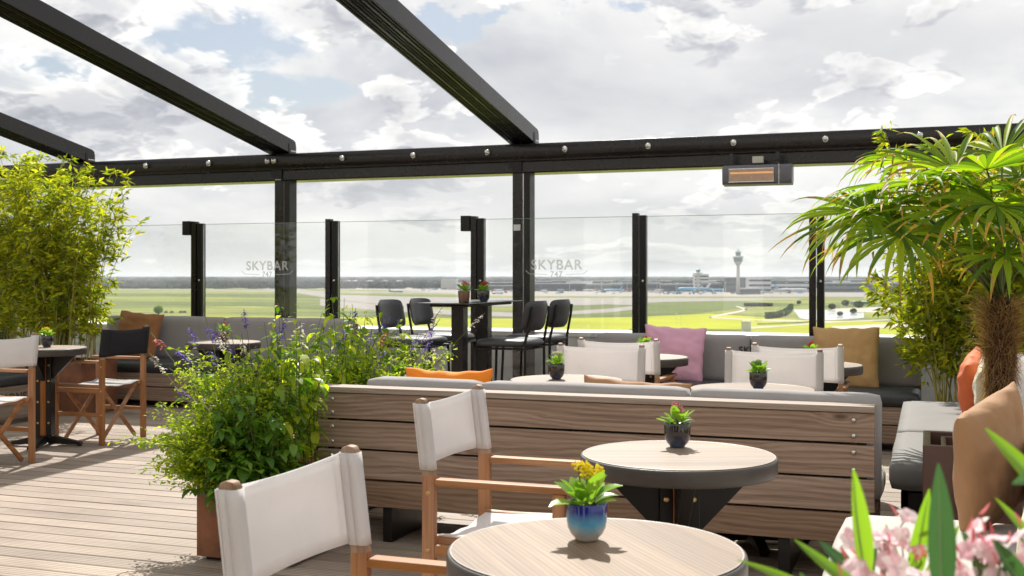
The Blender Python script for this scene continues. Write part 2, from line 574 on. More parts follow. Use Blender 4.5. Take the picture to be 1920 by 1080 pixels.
M['pillow_orange'] = cloth('orange_cotton', (.85, .25, .02), .08, 500, .7, .5, .06, .1, .9)
M['pillow_coral'] = cloth('coral_cotton', (.78, .18, .07), .06, 500, .7, .5, .06, .1, .9)
M['pillow_cream'] = cloth('cream_cotton', (.72, .66, .50), .06, 500, .75, .5, .05, .1, .9)
M['metal'] = plain('black_steel', (.007, .0062, .006), .38, .32, 0, .3, 8)
M['metal_soft'] = plain('anthracite_aluminium', (.013, .010, .0095), .25, .38, 0, .25, 3)
M['edge'] = plain('dark_table_edge', (.058, .050, .045), .42, .4, 0, .2, 6)
M['edge_line'] = plain('pale_edge_line', (.32, .28, .24), .5)
M['chrome'] = plain('chrome', (.62, .60, .57), .22, .5, .9, .2, 30)
M['brass'] = plain('brass', (.55, .36, .16), .3, .5, .9)
M['corten'] = plain('corten_steel', (.19, .075, .036), .62, .35, .0, .42, 6, .35, 40)
M['brown_box'] = plain('brown_lacquer', (.075, .033, .024), .35, .5, 0, .2, 8)
M['deck'] = deck_mat()
M['glass'] = glass_mat()
M['frost'] = frost_mat()
M['white_wall'] = plain('white_render', (.60, .60, .595), .7, .3, 0, .08, 3, .2, 90)
M['white_cap'] = plain('white_coping', (.74, .73, .70), .5, .4, 0, .08, 5)
M['soil'] = plain('soil', (.055, .032, .02), .95, .1, 0, .5, 60, .8, 90)
M['ink'] = plain('black_print', (.025, .022, .02), .6)
M['burnt'] = plain('burnt_letters', (.07, .045, .03), .8)
M['ceramic_blue'] = pot_mat('blue_glaze', (.012, .02, .22), (.07, .32, .52), (.50, .47, .42))
M['ceramic_dark'] = pot_mat('dark_glaze', (.014, .009, .008), (.02, .018, .025), (.055, .07, .13))
M['ceramic_brown'] = pot_mat('brown_glaze', (.16, .09, .06), (.12, .06, .035), (.06, .035, .025))
M['kal_leaf'] = leaf_mat('succulent_leaf', [(.14, .28, .03), (.24, .40, .05), (.34, .48, .10)], .42, .3, .5)
M['yellow'] = leaf_mat('yellow_petals', [(.90, .72, .01), (.95, .82, .05)], .25, .6, .3, (1, 1, 1))
M['pinkish'] = leaf_mat('pink_buds', [(.50, .09, .12), (.62, .22, .22), (.70, .42, .38)], .2, .6, .3, (1, 1, 1))
M['whitish'] = leaf_mat('cream_buds', [(.62, .66, .40), (.80, .78, .62)], .25, .6, .3, (1, 1, 1))
M['redbud'] = leaf_mat('red_buds', [(.55, .05, .03), (.65, .13, .05)], .2, .6, .3, (1, 1, 1))
M['bamboo_leaf'] = leaf_mat('bamboo_leaf', [(.11, .17, .018), (.24, .28, .02), (.42, .42, .024), (.60, .52, .035)], .6, .5, .3)
M['bamboo_cane'] = plain('bamboo_cane', (.30, .26, .06), .45, .4, 0, .25, 5)
M['bush_light'] = leaf_mat('lime_leaf', [(.16, .26, .018), (.34, .42, .022), (.58, .60, .05)], .55, .5, .3)
M['bush_dark'] = leaf_mat('basil_leaf', [(.045, .12, .014), (.10, .22, .02), (.20, .34, .03)], .5, .42, .45)
M['stem'] = plain('green_stem', (.09, .12, .03), .6)
M['stem_dark'] = plain('purple_stem', (.05, .03, .05), .6)
M['violet'] = leaf_mat('violet_florets', [(.10, .05, .48), (.18, .09, .60), (.06, .03, .22)], .3, .6, .3, (1, 1, 1))
M['red_floret'] = leaf_mat('red_florets', [(.62, .06, .05), (.75, .25, .22)], .3, .6, .3, (1, 1, 1))
M['white_floret'] = leaf_mat('white_florets', [(.62, .58, .50), (.78, .72, .66)], .3, .6, .3, (1, 1, 1))
M['palm'] = leaf_mat('palm_blade', [(.06, .12, .012), (.13, .22, .016), (.23, .33, .018), (.36, .44, .02)], .55, .48, .3)
M['palm_tip'] = leaf_mat('palm_tip', [(.42, .20, .03), (.55, .34, .04), (.30, .13, .04)], .35, .6)
M['fibre'] = leaf_mat('palm_fibre', [(.12, .055, .027), (.25, .125, .06), (.42, .24, .12), (.56, .38, .21)], .35, .8)
M['bark'] = plain('palm_bark', (.045, .022, .013), .9, .2, 0, .5, 20, .9, 50)
M['oleander'] = leaf_mat('oleander_leaf', [(.05, .14, .05), (.07, .18, .06)], .3, .35, .45)
M['oleander_lime'] = leaf_mat('oleander_leaf_lime', [(.16, .30, .03), (.24, .38, .035)], .5, .35, .4)
M['vein'] = leaf_mat('leaf_midrib', [(.22, .36, .12), (.28, .42, .16)], .3, .5)
M['petal'] = leaf_mat('oleander_petal', [(.90, .52, .60), (.92, .74, .77), (.94, .88, .86)], .4, .6, .3, (1, 1, 1))
M['bud'] = leaf_mat('oleander_bud', [(.75, .09, .14), (.85, .25, .25)], .3, .5, .3, (1, 1, 1))

# ------------------------------------------------------------------ setting: roof deck
def text_mesh(name, txt, size, mat, parent, loc, rot, depth=.0015, align='CENTER', sx=1.0):
    cu = bpy.data.curves.new(name, 'FONT')
    cu.body = txt; cu.size = size; cu.extrude = depth; cu.align_x = align; cu.align_y = 'CENTER'
    cu.space_character = 1.12; cu.offset = size * .02
    tmp = bpy.data.objects.new(name + 'tmp', cu)
    me = bpy.data.meshes.new_from_object(tmp)
    bpy.data.objects.remove(tmp)
    me.materials.clear(); me.materials.append(mat)
    me.name = name
    o = bpy.data.objects.new(name, me); COL.objects.link(o)
    o.parent = parent; o.location = loc; o.rotation_euler = rot; o.scale = (sx, 1, 1)
    return o

b = MB()
random.seed(2)
y = -2.9 + .0
while y < 10.85:
    x = -12.5 - random.random() * 2
    while x < 3.6:
        L = random.choice((3.2, 3.9, 4.5)); x1 = min(x + L, 3.6)
        b.bx(x + .0015, x1 - .0015, y, y + .1360, -.028, random.uniform(-.0008, .0008))
        x = x1
    y += .145
structure(b.build('deck', M['deck'], bevel=.002, seg=1))
structure(MB().bx(-13, 4, -3, 11.45, -42.9, -.034).build('roof_slab', plain('roof_membrane', (.05, .05, .05), .9)))
fc = thing('bounce_facade', 'unseen pale rendered facade with glazed doors, added behind the viewer to bounce light', 'building', (0, -2.95, 0))  # unseen wall added behind the camera to bounce sunlight onto the shaded sides
for k in range(6):
    MB().bx(-13 + k * 3, -12.2 + k * 3, -.3, 0, 0, 2.6).build('wall_pier', M['white_wall'], fc)
    if k < 5:
        MB().bx(-12.2 + k * 3, -10 + k * 3, -.25, -.22, 0, 2.6).build('glazed_door', M['metal'], fc)
MB().bx(-13, 4, -.3, 0, 2.6, 6.5).build('upper_wall', M['white_wall'], fc)
pw = thing('parapet_wall', 'low white rendered parapet with pale coping behind the glass screens', 'wall', (0, 0, 0))
MB().bx(-13, 4, 10.82, 11.35, -.03, .70).build('wall', M['white_wall'], pw)
MB().bx(-13, 4, 10.79, 11.38, .70, .745).build('coping', M['white_cap'], pw, bevel=.006)

# ------------------------------------------------------------------ pergola
pg = thing('pergola_beam', 'long black aluminium pergola beam running above the glass screens', 'beam', (0, 10.5, 2.3))
prof = [(0, .13), (-.02, .145), (-.035, .175), (-.035, .25), (-.02, .28), (.30, .28), (.30, 0), (.05, 0), (.04, .01), (.04, .11), (0, .115)]
MB().prism(prof, 16.0, 'x', (-12.5, 0, 0)).build('beam', M['metal_soft'], pg, bevel=.004)
for px in (275, 393, 503, 515, 643, 776, 915, 1060, 1216, 1376, 1548, 1725):
    q = PX(px, 10.46)
    m = MB(); m.lathe([(.012, 0), (.026, .004), (.030, .02), (.026, .04), (.012, .047), (.004, .05)], 14)
    o = m.build('bolt', M['chrome'], pg, smooth=True, loc=(q.x, -.035, .205)); o.rotation_euler = (R(90), 0, 0)
raf_lab = {-3.76: 'black aluminium roof rafter landing on the beam above the bar table',
           -6.50: 'black aluminium roof rafter landing on the beam above the left glass logo',
           -9.14: 'black aluminium roof rafter landing on the beam behind the tall bamboo'}
for X in raf_lab:
    t = thing('roof_rafter', raf_lab[X], 'rafter', (X, 10.74, 2.58), 0, 'rafters of the open roof')
    S = math.tan(R(10)); w = .135
    L = 13.0
    # side profile in (y,z)
    poly = [(0, 0), (0, .10), (-.012, .145), (-.05, .165), (-L, .165 + S * L), (-L, S * L)]
    MB().prism(poly, 2 * w, 'x', (-w, 0, 0)).build('profile', M['metal_soft'], t, bevel=.003)
    g = MB()
    for gx in (-.105, -.075, -.03, .0, .03, .075, .105):
        g.bar((gx, -.25, -.002 + S * .25), (gx, -L, -.002 + S * L), .006, .012)
    g.build('groove', M['metal'], t)
    MB().bx(w, w + .004, -.16, -.13, .02, .12).build('slot', M['metal'], t)
    MB().box((w + .004, -.07, .045), (.006, .10, .01)).build('end_bracket', M['chrome'], t)
for k, px in enumerate((535, 981)):
    c = PX(px, 10.63)
    t = thing('pergola_column', ['black square pergola column standing behind the left glass logo', 'black square pergola column just right of the bar table'][k], 'column', (c.x, c.y, 0), 0, 'columns of the pergola')
    MB().bx(-.085, .015, -.075, .075, 0, 2.36).build('post', M['metal_soft'], t, bevel=.003)
    MB().bx(.03, .095, -.075, .075, 0, 2.36).build('rail', M['metal'], t, bevel=.003)
    MB().bx(.015, .03, -.06, .06, 0, 2.36).build('light_strip', M['chrome'] if k else M['edge_line'], t)
    MB().prism([(-.11, 2.36), (-.11, 2.44), (.02, 2.44), (.02, 2.32), (-.06, 2.32)], .03, 'y', (0, -.11, 0)).build('bracket', M['metal'], t)
    MB().bx(-.07, .0, -.092, -.0755, (1.74 if k else 2.31), (1.80 if k else 2.36)).build('junction_box', M['white_cap'], t, bevel=.004)

# ------------------------------------------------------------------ glass screens
posts = [118, 372, 624, 897, 1200, 1532]
labs = ['glass screen post hidden behind the tall bamboo', 'black glass screen post with a small square box, left of the purple flowers',
        'black glass screen post right of the left logo column', 'black glass screen post with a small square box, behind the bar table',
        'black glass screen post left of the pink pillow', 'black glass screen post behind the ochre pillow and palm fronds', 'glass screen post at the far right end']
PXS = [PX(p, 10.4).x for p in posts]
st = PXS[-1] - PXS[-2]
PXS.append(PXS[-1] + st)
PXS.insert(0, PXS[0] - st); labs.insert(0, 'glass screen post at the far left end')
GT = 1.86
for i, X in enumerate(PXS):
    t = thing('screen_post', labs[i], 'post', (X, 10.4, 0), 0, 'posts of the glass screen')
    MB().bx(-.065, -.008, -.045, .03, 0, GT + .02).build('front_profile', M['metal_soft'], t, bevel=.004)
    MB().bx(0, .062, -.03, .045, 0, GT + .0).build('rear_profile', M['metal'], t, bevel=.004)
    if i in (2, 4):
        MB().bx(-.165, -.069, -.06, .03, GT - .125, GT + .025).build('control_box', M['metal'], t, bevel=.004)
    for zz in (1.25, .45):
        MB().lathe([(.010, 0), (.014, .004), (.006, .012)], 10).build('screw', M['chrome'], t, loc=(.03, -.031, zz)).rotation_euler = (R(90), 0, 0)
glab = ['glass pane far left behind the bamboo', 'glass pane between the bamboo and the first visible post', 'clear glass pane with the SKYBAR logo, the left of two', 'clear glass pane left of the bar table',
        'clear glass pane with the SKYBAR logo, the right of two', 'clear glass pane in front of the control tower', 'clear glass pane behind the palm fronds']
for i in range(len(PXS) - 1):
    a, c = PXS[i] + .066, PXS[i + 1] - .069
    t = thing('glass_panel', glab[i], 'glass screen', ((a + c) / 2, 10.405, 0), 0, 'panes of the glass screen')
    h = (c - a) / 2
    MB().bx(-h, h, -.004, .004, .06, GT - .012).build('pane', M['glass'], t)
    MB().bx(-h, h, -.005, .005, GT - .0118, GT - .008).build('glass_edge', plain('glass_edge', (.18, .24, .22), .3), t)
    if i in (2, 4):
        cx = PX(499 if i == 2 else 1042, 10.38).x - (a + c) / 2
        lg = text_mesh('logo', 'SKYBAR', .132, M['frost'], t, (cx, -.008, 1.40), (R(90), 0, 0), .0006, sx=1.0)
        wd = lg.dimensions.x
        text_mesh('logo_number', '747', .075, M['frost'], t, (cx, -.008, 1.313), (R(90), 0, 0), .0006)
        m = MB()
        for s in (-1, 1):
            m.bar((s * .09, 0, 0), (s * .27, 0, .006), .002, .006)
            m.bar((s * .27, 0, .006), (s * .31, 0, .04), .002, .006)
        m.build('logo_line', M['frost'], t, loc=(cx, -.008, 1.312))

# ------------------------------------------------------------------ heater
hx = PX(1422, 10.38)
t = thing('patio_heater', 'grey infrared heater hanging under the pergola beam, its element glowing faintly', 'heater', (hx.x, 10.38, 2.2))
prof = [(-.07, -.085), (-.085, -.05), (-.085, .05), (-.06, .085), (.05, .10), (.08, .06), (.08, -.06), (.05, -.095)]
MB().prism(prof, .61, 'x', (-.31, 0, 0)).build('housing', plain('heater_grey', (.10, .10, .115), .4), t, bevel=.006)
MB().bx(-.245, .145, -.089, -.084, -.066, .050).build('reflector', plain('copper_reflector', (.42, .24, .14), .35, .5, .6), t)
m, T, bb = new_mat('glowing_element')
bb.inputs['Base Color'].default_value = (.8, .45, .2, 1)
bb.inputs['Emission Color'].default_value = (1, .45, .12, 1); bb.inputs['Emission Strength'].default_value = .25
M['glow'] = m
MB().tube([(-.235, -.097, .012), (.14, -.097, .012)], .009, 8).build('element', M['glow'], t)
m = MB()
for k in range(40): m.bx(-.245 + k * .01, -.2435 + k * .01, -.108, -.106, -.066, .05)
for zz in (-.066, .05): m.bx(-.248, .148, -.109, -.105, zz - .003, zz + .003)
m.build('grille', M['chrome'], t)
MB().bx(.188, .192, -.088, .0, -.09, .09).build('seam', M['chrome'], t)
for xx in (-.24, .17):
    MB().bx(xx - .017, xx + .017, -.012, .012, .095, .20).build('bracket', M['metal_soft'], t, bevel=.002)
MB().bx(-.05, .045, -.03, .03, .105, .165).build('junction_box', plain('box_beige', (.45, .44, .38), .6), t, bevel=.004)
MB().tube([(.045, 0, .14), (.10, -.01, .12), (.17, -.02, .13), (.24, 0, .12), (.27, .01, .09)], .004, 6).build('cable', M['metal'], t)

# ------------------------------------------------------------------ cushions, pillows
def soft_box(x0, x1, y0, y1, z0, z1, name, mat, parent=None, r=.03, puff=.012, seed=0, n=None):
    """box cushion: subdivided rounded box with slightly puffed faces"""
    nx = max(4, int((x1 - x0) / .06)); ny = max(4, int((y1 - y0) / .06)); nz = max(3, int((z1 - z0) / .04))
    cx, cy, cz = (x0 + x1) / 2, (y0 + y1) / 2, (z0 + z1) / 2
    hx, hy, hz = (x1 - x0) / 2, (y1 - y0) / 2, (z1 - z0) / 2
    vs = []; fs = []; idx = {}
    def tpar(k, n, h):
        return -h + 2 * h * k / n
    def vert(i, j, k):
        key = (i, j, k)
        if key in idx: return idx[key]
        p = Vector((tpar(i, nx, hx), tpar(j, ny, hy), tpar(k, nz, hz)))
        inner = Vector((max(-hx + r, min(hx - r, p.x)), max(-hy + r, min(hy - r, p.y)), max(-hz + r, min(hz - r, p.z))))
        d = p - inner
        q = inner + d.normalized() * r if d.length > 1e-6 else p
        # puff
        ux, uy, uz = p.x / hx, p.y / hy, p.z / hz
        if abs(uz) > .99: q.z += math.copysign(puff * (1 - ux ** 4) * (1 - uy ** 4), uz)
        if abs(uy) > .99: q.y += math.copysign(puff * .7 * (1 - ux ** 4) * (1 - uz ** 2), uy)
        if abs(ux) > .99: q.x += math.copysign(puff * .5 * (1 - uy ** 4) * (1 - uz ** 2), ux)
        nn = mnoise.noise_vector((q + Vector((cx + seed, cy, cz))) * 4.5) * .004
        q += nn
        idx[key] = len(vs); vs.append(q)
        return idx[key]
    for i in range(nx):
        for j in range(ny):
            fs.append((vert(i, j, 0), vert(i, j + 1, 0), vert(i + 1, j + 1, 0), vert(i + 1, j, 0)))
            fs.append((vert(i, j, nz), vert(i + 1, j, nz), vert(i + 1, j + 1, nz), vert(i, j + 1, nz)))
    for i in range(nx):
        for k in range(nz):
            fs.append((vert(i, 0, k), vert(i + 1, 0, k), vert(i + 1, 0, k + 1), vert(i, 0, k + 1)))
            fs.append((vert(i, ny, k), vert(i, ny, k + 1), vert(i + 1, ny, k + 1), vert(i + 1, ny, k)))
    for j in range(ny):
        for k in range(nz):
            fs.append((vert(0, j, k), vert(0, j, k + 1), vert(0, j + 1, k + 1), vert(0, j + 1, k)))
            fs.append((vert(nx, j, k), vert(nx, j + 1, k), vert(nx, j + 1, k + 1), vert(nx, j, k + 1)))
    m = MB(); m.add(vs, fs)
    return m.build(name, mat, parent, smooth=True, loc=(cx, cy, cz))

def pillow(loc, rot, w, h, t, mat, label, seed=0, ear=.05, name='pillow', group=None, droop=0):
    """stuffed square cushion, local x width, local z height, y thickness; origin at centre"""
    n = 26
    vs = []; fs = []
    rnd = random.Random(seed)
    for side in (1, -1):
        for i in range(n + 1):
            for j in range(n + 1):
                u = -1 + 2 * i / n; v = -1 + 2 * j / n
                edge = (1 - u * u) * (1 - v * v)
                th = t / 2 * (max(0, edge)) ** .42
                # outline: sides bow in, the corners stand out as ears
                bx_ = w / 2 * (u * (1 - ear * (1 - v * v) * abs(u)))
                bz_ = h / 2 * (v * (1 - ear * (1 - u * u) * abs(v)))
                p = Vector((bx_, side * th, bz_))
                wr = mnoise.noise(Vector((u * 2.3 + seed * 3.1, v * 2.3, side * 1.7 + seed))) * .014
                rad = (abs(u) * abs(v)) ** 1.5
                wr += math.sin(math.atan2(v, u) * 13 + mnoise.noise(Vector((u, v, seed))) * 6) * .016 * rad * (1 if edge > 0 else 0)
                wr += mnoise.noise(Vector((u * 6 + seed, v * 6, side * 3.3))) * .007
                p.y += side * wr * min(1, edge * 3)
                if edge <= 1e-9:
                    p.y = math.sin((u + v) * 9 + seed) * .006 + mnoise.noise(Vector((u * 4 + seed, v * 4, 0))) * .014
                    p += Vector((math.sin(v * 13 + seed) * .004 * (abs(u) > .99), 0, math.sin(u * 11 + seed) * .006 * (abs(v) > .99)))
                if droop: p.z -= droop * max(0, v) ** 2 * (1 - u * u)
                vs.append(p)
    N = (n + 1) ** 2
    for s_, o in ((1, 0), (-1, N)):
        for i in range(n):
            for j in range(n):
                a = o + i * (n + 1) + j; q = (a, a + 1, a + n + 2, a + n + 1)
                fs.append(q if s_ == 1 else q[::-1])
    m = MB(); m.add(vs, fs)
    me_o = m.build(name, mat, None, smooth=True, loc=loc, fix=False)
    import bmesh
    bm = bmesh.new(); bm.from_mesh(me_o.data); bmesh.ops.remove_doubles(bm, verts=bm.verts, dist=1e-4)
    bmesh.ops.recalc_face_normals(bm, faces=bm.faces); bm.to_mesh(me_o.data); bm.free()
    me_o.data.polygons.foreach_set('use_smooth', [True] * len(me_o.data.polygons))
    me_o.rotation_euler = rot
    ss = me_o.modifiers.new('s', 'SUBSURF'); ss.levels = 1; ss.render_levels = 1
    return tag(me_o, label, 'pillow', group)

def bolt_row(parent, pts, rot, name='bolt'):
    for p in pts:
        o = MB().lathe([(.004, -.001), (.011, .001), (.010, .005), (.004, .008)], 10).build(name, M['chrome'], parent, smooth=True, loc=p)
        o.rotation_euler = rot

# ------------------------------------------------------------------ front wooden bench
XL, XR, YB = -2.86, -.215, 5.03
t = thing('wooden_bench', 'weathered plank bench seen from behind, pale cap rail on its back', 'bench', (XL, YB, 0))
L = XR - XL
for (a, c) in ((.596, .722), (.452, .586), (.306, .442), (.172, .296)):
    mb = MB().bx(0, L, 0, .028, a, c).build('back_board', M['bench_wood'], t, bevel=.004)
    bolt_row(t, [(L - .085, -.002, a + .03), (L - .085, -.002, c - .03), (.085, -.002, a + .03), (.085, -.002, c - .03)], (R(90), 0, 0))
MB().bx(0, L, -.012, .12, .7245, .752).build('cap_rail', M['cap_wood'], t, bevel=.004)
for xx in (.04, L * .5, L - .075):
    MB().bx(xx, xx + .04, .03, .075, .05, .722).build('back_stud', M['metal'], t)
MB().bx(.1, L * .49, .031, .04, .305, .715).build('backing_board', M['metal'], t)
MB().bx(L * .53, L - .1, .031, .04, .305, .715).build('backing_board', M['metal'], t)
for k in range(4):
    MB().bx(0, L, .10 + k * .125, .215 + k * .125, .27, .298).build('seat_board', M['bench_wood'], t, bevel=.004)
MB().bx(0, L, .575, .60, .10, .268).build('front_board', M['bench_wood'], t, bevel=.004)
for xx in (.35, L / 2, L - .4):
    MB().prism([(.02, 0), (.5, 0), (.57, .265), (.09, .265), (.02, .17)], .05, 'x', (xx, 0, 0)).build('foot', M['metal'], t, bevel=.003)
    MB().bx(xx - .003, xx + .053, .50, .56, .0, .10).build('wooden_block', M['bench_wood_y'], t, bevel=.003)
segs = [(XL + .20, -2.05), (-2.045, -1.03), (-1.025, XR + .02)]
for k, (a, c) in enumerate(segs):
    o = soft_box(a, c, YB + .118, YB + .25, .33, .787, 'back_cushion', M['cushion_grey'], puff=.003, seed=k)
    tag(o, ['long grey back cushion of the plank bench, behind the white chair, left one', 'long grey back cushion of the plank bench, the middle one', 'long grey back cushion of the plank bench, the right end one'][k], 'cushion', 'grey back cushions on the plank bench')
    o = soft_box(a, c, YB + .255, YB + .66, .30, .42, 'seat_cushion', M['cushion_pale'], seed=k + 5)
    tag(o, ['pale seat cushion at the left end of the plank bench', 'pale seat cushion in the middle of the plank bench', 'pale seat cushion at the right end of the plank bench'][k], 'cushion', 'pale seat cushions on the plank bench')
# pillows lying against it
a = PX(843, YB + .33)
pillow((a.x, YB + .34, .615), (R(9), 0, R(0)), .50, .46, .13, M['pillow_orange'], 'bright orange pillow peeping over the plank bench back', 3, .10)
a = PX(1197, YB + .36)
pillow((a.x, YB + .34, .60), (R(9), R(2), R(-4)), .56, .44, .13, M['pillow_brown'], 'brown pillow peeping over the middle of the plank bench back', 7, .09)

# ------------------------------------------------------------------ rear benches
def rear_bench(x0, x1, yf, yb, label, segn, lab, seat_mat, backtop, extra=None):
    t = thing('lounge_bench', label, 'bench', (x0, yf, 0), 0)
    L = x1 - x0; D = yb - yf
    for (a, c) in ((.205, .335), (.065, .195)):
        MB().bx(0, L, .03, .055, a, c).build('front_board', M['bench_wood'], t, bevel=.004)
        bolt_row(t, [(L - .09, .028, a + .03), (L - .09, .028, c - .03), (.09, .028, a + .03), (.09, .028, c - .03)], (R(90), 0, 0))
    MB().bx(0, L, .056, D + .1, .30, .335).build('seat_base', M['bench_wood'], t)
    for xx in (.02, L - .08):
        MB().bx(xx, xx + .06, .07, D, 0, .298).build('side_frame', M['metal'], t)
    MB().bx(0, L, D + .12, D + .15, .05, backtop - .05).build('back_board', M['bench_wood'], t, bevel=.004)
    w = L / segn
    for k in range(segn):
        o = soft_box(x0 + k * w + .004, x0 + (k + 1) * w - .004, yf + .0, yb + .0, .338, .445, 'seat_cushion', seat_mat, seed=k)
        tag(o, lab[k][0], 'cushion')
        o = soft_box(x0 + k * w + .004, x0 + (k + 1) * w - .004, yb + .005, yb + .115, .44, backtop, 'back_cushion', M['cushion_grey'], puff=.003, seed=k + 9)
        tag(o, lab[k][1], 'cushion')
    return t
rb = rear_bench(PX(1117, 9.4).x, PX(1722, 9.4).x + .02, 8.84, 9.36, 'plank bench along the right glass screens with black seat and grey backrest', 2,
                [('black seat cushion under the pink pillow, right rear bench', 'tall grey backrest cushion behind the pink pillow'),
                 ('black seat cushion under the ochre pillow, right rear bench', 'tall grey backrest cushion behind the ochre pillow')], M['leatherette'], .815)
lb = rear_bench(PX(125, 9.4).x, -5.3, 9.42, 9.98, 'plank bench along the left glass screens behind the black canvas chair', 2,
                [('black seat cushion under the rust pillow, left rear bench', 'grey backrest cushion behind the rust pillow'),
                 ('black seat cushion behind the purple flowers, left rear bench', 'grey backrest cushion behind the purple flowers')], M['leatherette'], .875)
bc = [o for o in bpy.data.objects if o.get('label', '') == 'tall grey backrest cushion behind the ochre pillow'][0]
bc2 = [o for o in bpy.data.objects if o.get('label', '') == 'tall grey backrest cushion behind the pink pillow'][0]
sx = PX(1405, 9.36)
host = bc if sx.x > (rb.location.x + .0) + 1.3 else bc2
text_mesh('print', 'SKYBAR', .075, M['ink'], host, (sx.x + .06 - host.location.x, -.067, CH - (661 - HZ) * 9.0 / FPX - host.location.z), (R(90), 0, 0), .0008)
q = PX(1263, 9.2); pillow((q.x, 9.20, .665), (R(-12), R(3), R(4)), .52, .47, .15, M['pillow_pink'], 'pink pillow leaning on the right rear bench', 11, .06)
q = PX(1585, 9.15); pillow((q.x, 9.18, .665), (R(-12), R(-1), R(-6)), .52, .50, .16, M['pillow_tan'], 'ochre tan pillow leaning on the right rear bench', 12, .05)
q = PX(258, 9.8); pillow((q.x, 9.80, .69), (R(-14), R(5), R(6)), .52, .50, .16, M['pillow_rust'], 'rust brown pillow behind the black canvas chair', 15, .07)

# side bench on the left
t = thing('lounge_bench', 'plank side bench at the left edge with burnt lettering on its front', 'bench', (-7.52, 5.6, 0))
MB().bx(-.03, 0, 0, 2.78, .045, .335).build('front_board', M['bench_wood_y'], t, bevel=.004)
MB().bx(-.60, -.031, 0, 2.78, .30, .335).build('seat_base', M['bench_wood_y'], t)
MB().bx(-.60, -.031, 2.72, 2.78, .0, .298).build('side_frame', M['bench_wood_y'], t)
MB().bx(-.60, -.031, 0.0, .06, .0, .298).build('side_frame', M['bench_wood_y'], t)
text_mesh('lettering', 'LLIONS', .10, M['burnt'], t, (.0015, 2.30, .235), (R(90), 0, R(90)), .001)
tag(soft_box(-8.12, -7.50, 5.6, 8.35, .338, .445, 'seat_cushion', M['leatherette'], seed=31), 'black seat cushion on the side bench at the left edge', 'cushion')

# side benches on the right
t = thing('lounge_bench', 'side bench at right under the dark grey leatherette seat, beside the palm', 'bench', (-.14, 5.42, 0))
MB().bx(.02, .05, 0, 2.68, .03, .33).build('front_board', M['metal'], t)
MB().bx(.02, .55, .0, .03, .03, .33).build('end_board', M['metal'], t)
MB().bx(.051, .26, .031, 1.09, .30, .33).bx(.051, .62, 1.095, 2.68, .30, .33).build('seat_base', M['bench_wood_y'], t)
MB().bx(.73, .76, 0, 2.68, .03, .78).build('back_board', M['bench_wood_y'], t)
tag(soft_box(-.17, .14, 5.38, 6.50, .335, .47, 'seat_cushion', M['leatherette_grey'], r=.03, puff=.004, seed=44), 'narrow dark grey seat cushion beside the brown planter box', 'cushion')
tag(soft_box(-.17, .42, 6.51, 8.12, .335, .47, 'seat_cushion', M['leatherette_grey'], r=.03, puff=.004, seed=41), 'wide dark grey leatherette seat cushion under the coral pillow', 'cushion')
tag(soft_box(.475, .58, 6.55, 8.1, .45, .80, 'back_cushion', M['cushion_grey'], r=.03, seed=42), 'grey backrest cushion right of the palm trunk', 'cushion')
t = thing('lounge_bench', 'near side bench at the bottom right under a pale cushion', 'bench', (-.26, 2.3, 0))
MB().bx(.02, .05, 0, 2.0, .03, .33).build('front_board', M['bench_wood_y'], t)
MB().bx(.051, .55, 0, 2.0, .30, .33).build('seat_base', M['bench_wood_y'], t)
MB().bx(.56, .59, 0, 2.0, .03, .75).build('back_board', M['bench_wood_y'], t)
tag(soft_box(-.29, .36, 2.2, 4.27, .335, .46, 'seat_cushion', M['cushion_pale'], r=.045, seed=43), 'pale grey seat cushion behind the pink oleander flowers', 'cushion')
# pillows on it
pillow((.19, 4.12, .685), (R(4), R(-14), R(60)), .40, .45, .15, M['pillow_brown'], 'large brown pillow leaning at the right over the brown planter box', 21, .05)
pillow((.25, 7.35, .65), (R(0), R(-12), R(80)), .42, .38, .17, M['pillow_coral'], 'coral orange pillow beside the palm trunk', 22, .03)
pillow((.285, 6.98, .64), (R(0), R(-10), R(84)), .40, .36, .09, M['pillow_cream'], 'cream pillow between the coral pillow and the palm trunk', 23, .03)
pillow((.28, 3.0, .645), (R(4), R(-6), R(76)), .44, .42, .14, M['pillow_cream'], 'cream pillow at the right edge behind the oleander flowers', 24, .04)
# brown planter box
t = thing('planter_box', 'square brown planter box with an empty soil insert in front of the grey seat', 'planter', (.21, 5.09, 0))
s, h = .235, .625
for (a, c, d_, e) in ((-s, s, -s, -s + .03), (-s, s, s - .03, s), (-s, -s + .03, -s + .031, s - .031), (s - .03, s, -s + .031, s - .031)):
    MB().bx(a, c, d_, e, .01, h).build('wall', M['brown_box'], t, bevel=.004)
m = MB(); s2 = .165
for (a, c, d_, e) in ((-s2, s2, -s2, -s2 + .02), (-s2, s2, s2 - .02, s2), (-s2, -s2 + .02, -s2 + .021, s2 - .021), (s2 - .02, s2, -s2 + .021, s2 - .021)):
    m.bx(a, c, d_, e, .3, h - .012)
m.build('insert', M['brown_box'], t, bevel=.004)
MB().bx(-s2 + .02, s2 - .02, -s2 + .02, s2 - .02, .4, h - .075).build('soil', M['soil'], t)
rd = random.Random(4); m = MB()
for k in range(120):
    p = Vector((rd.uniform(-.14, .14), rd.uniform(-.14, .14), h - .07)); q = p + Vector((rd.uniform(-.02, .02), rd.uniform(-.02, .02), rd.uniform(0, .014)))
    m.tube([p, q], .0025, 4)
m.build('bark_chips', M['soil'], t)

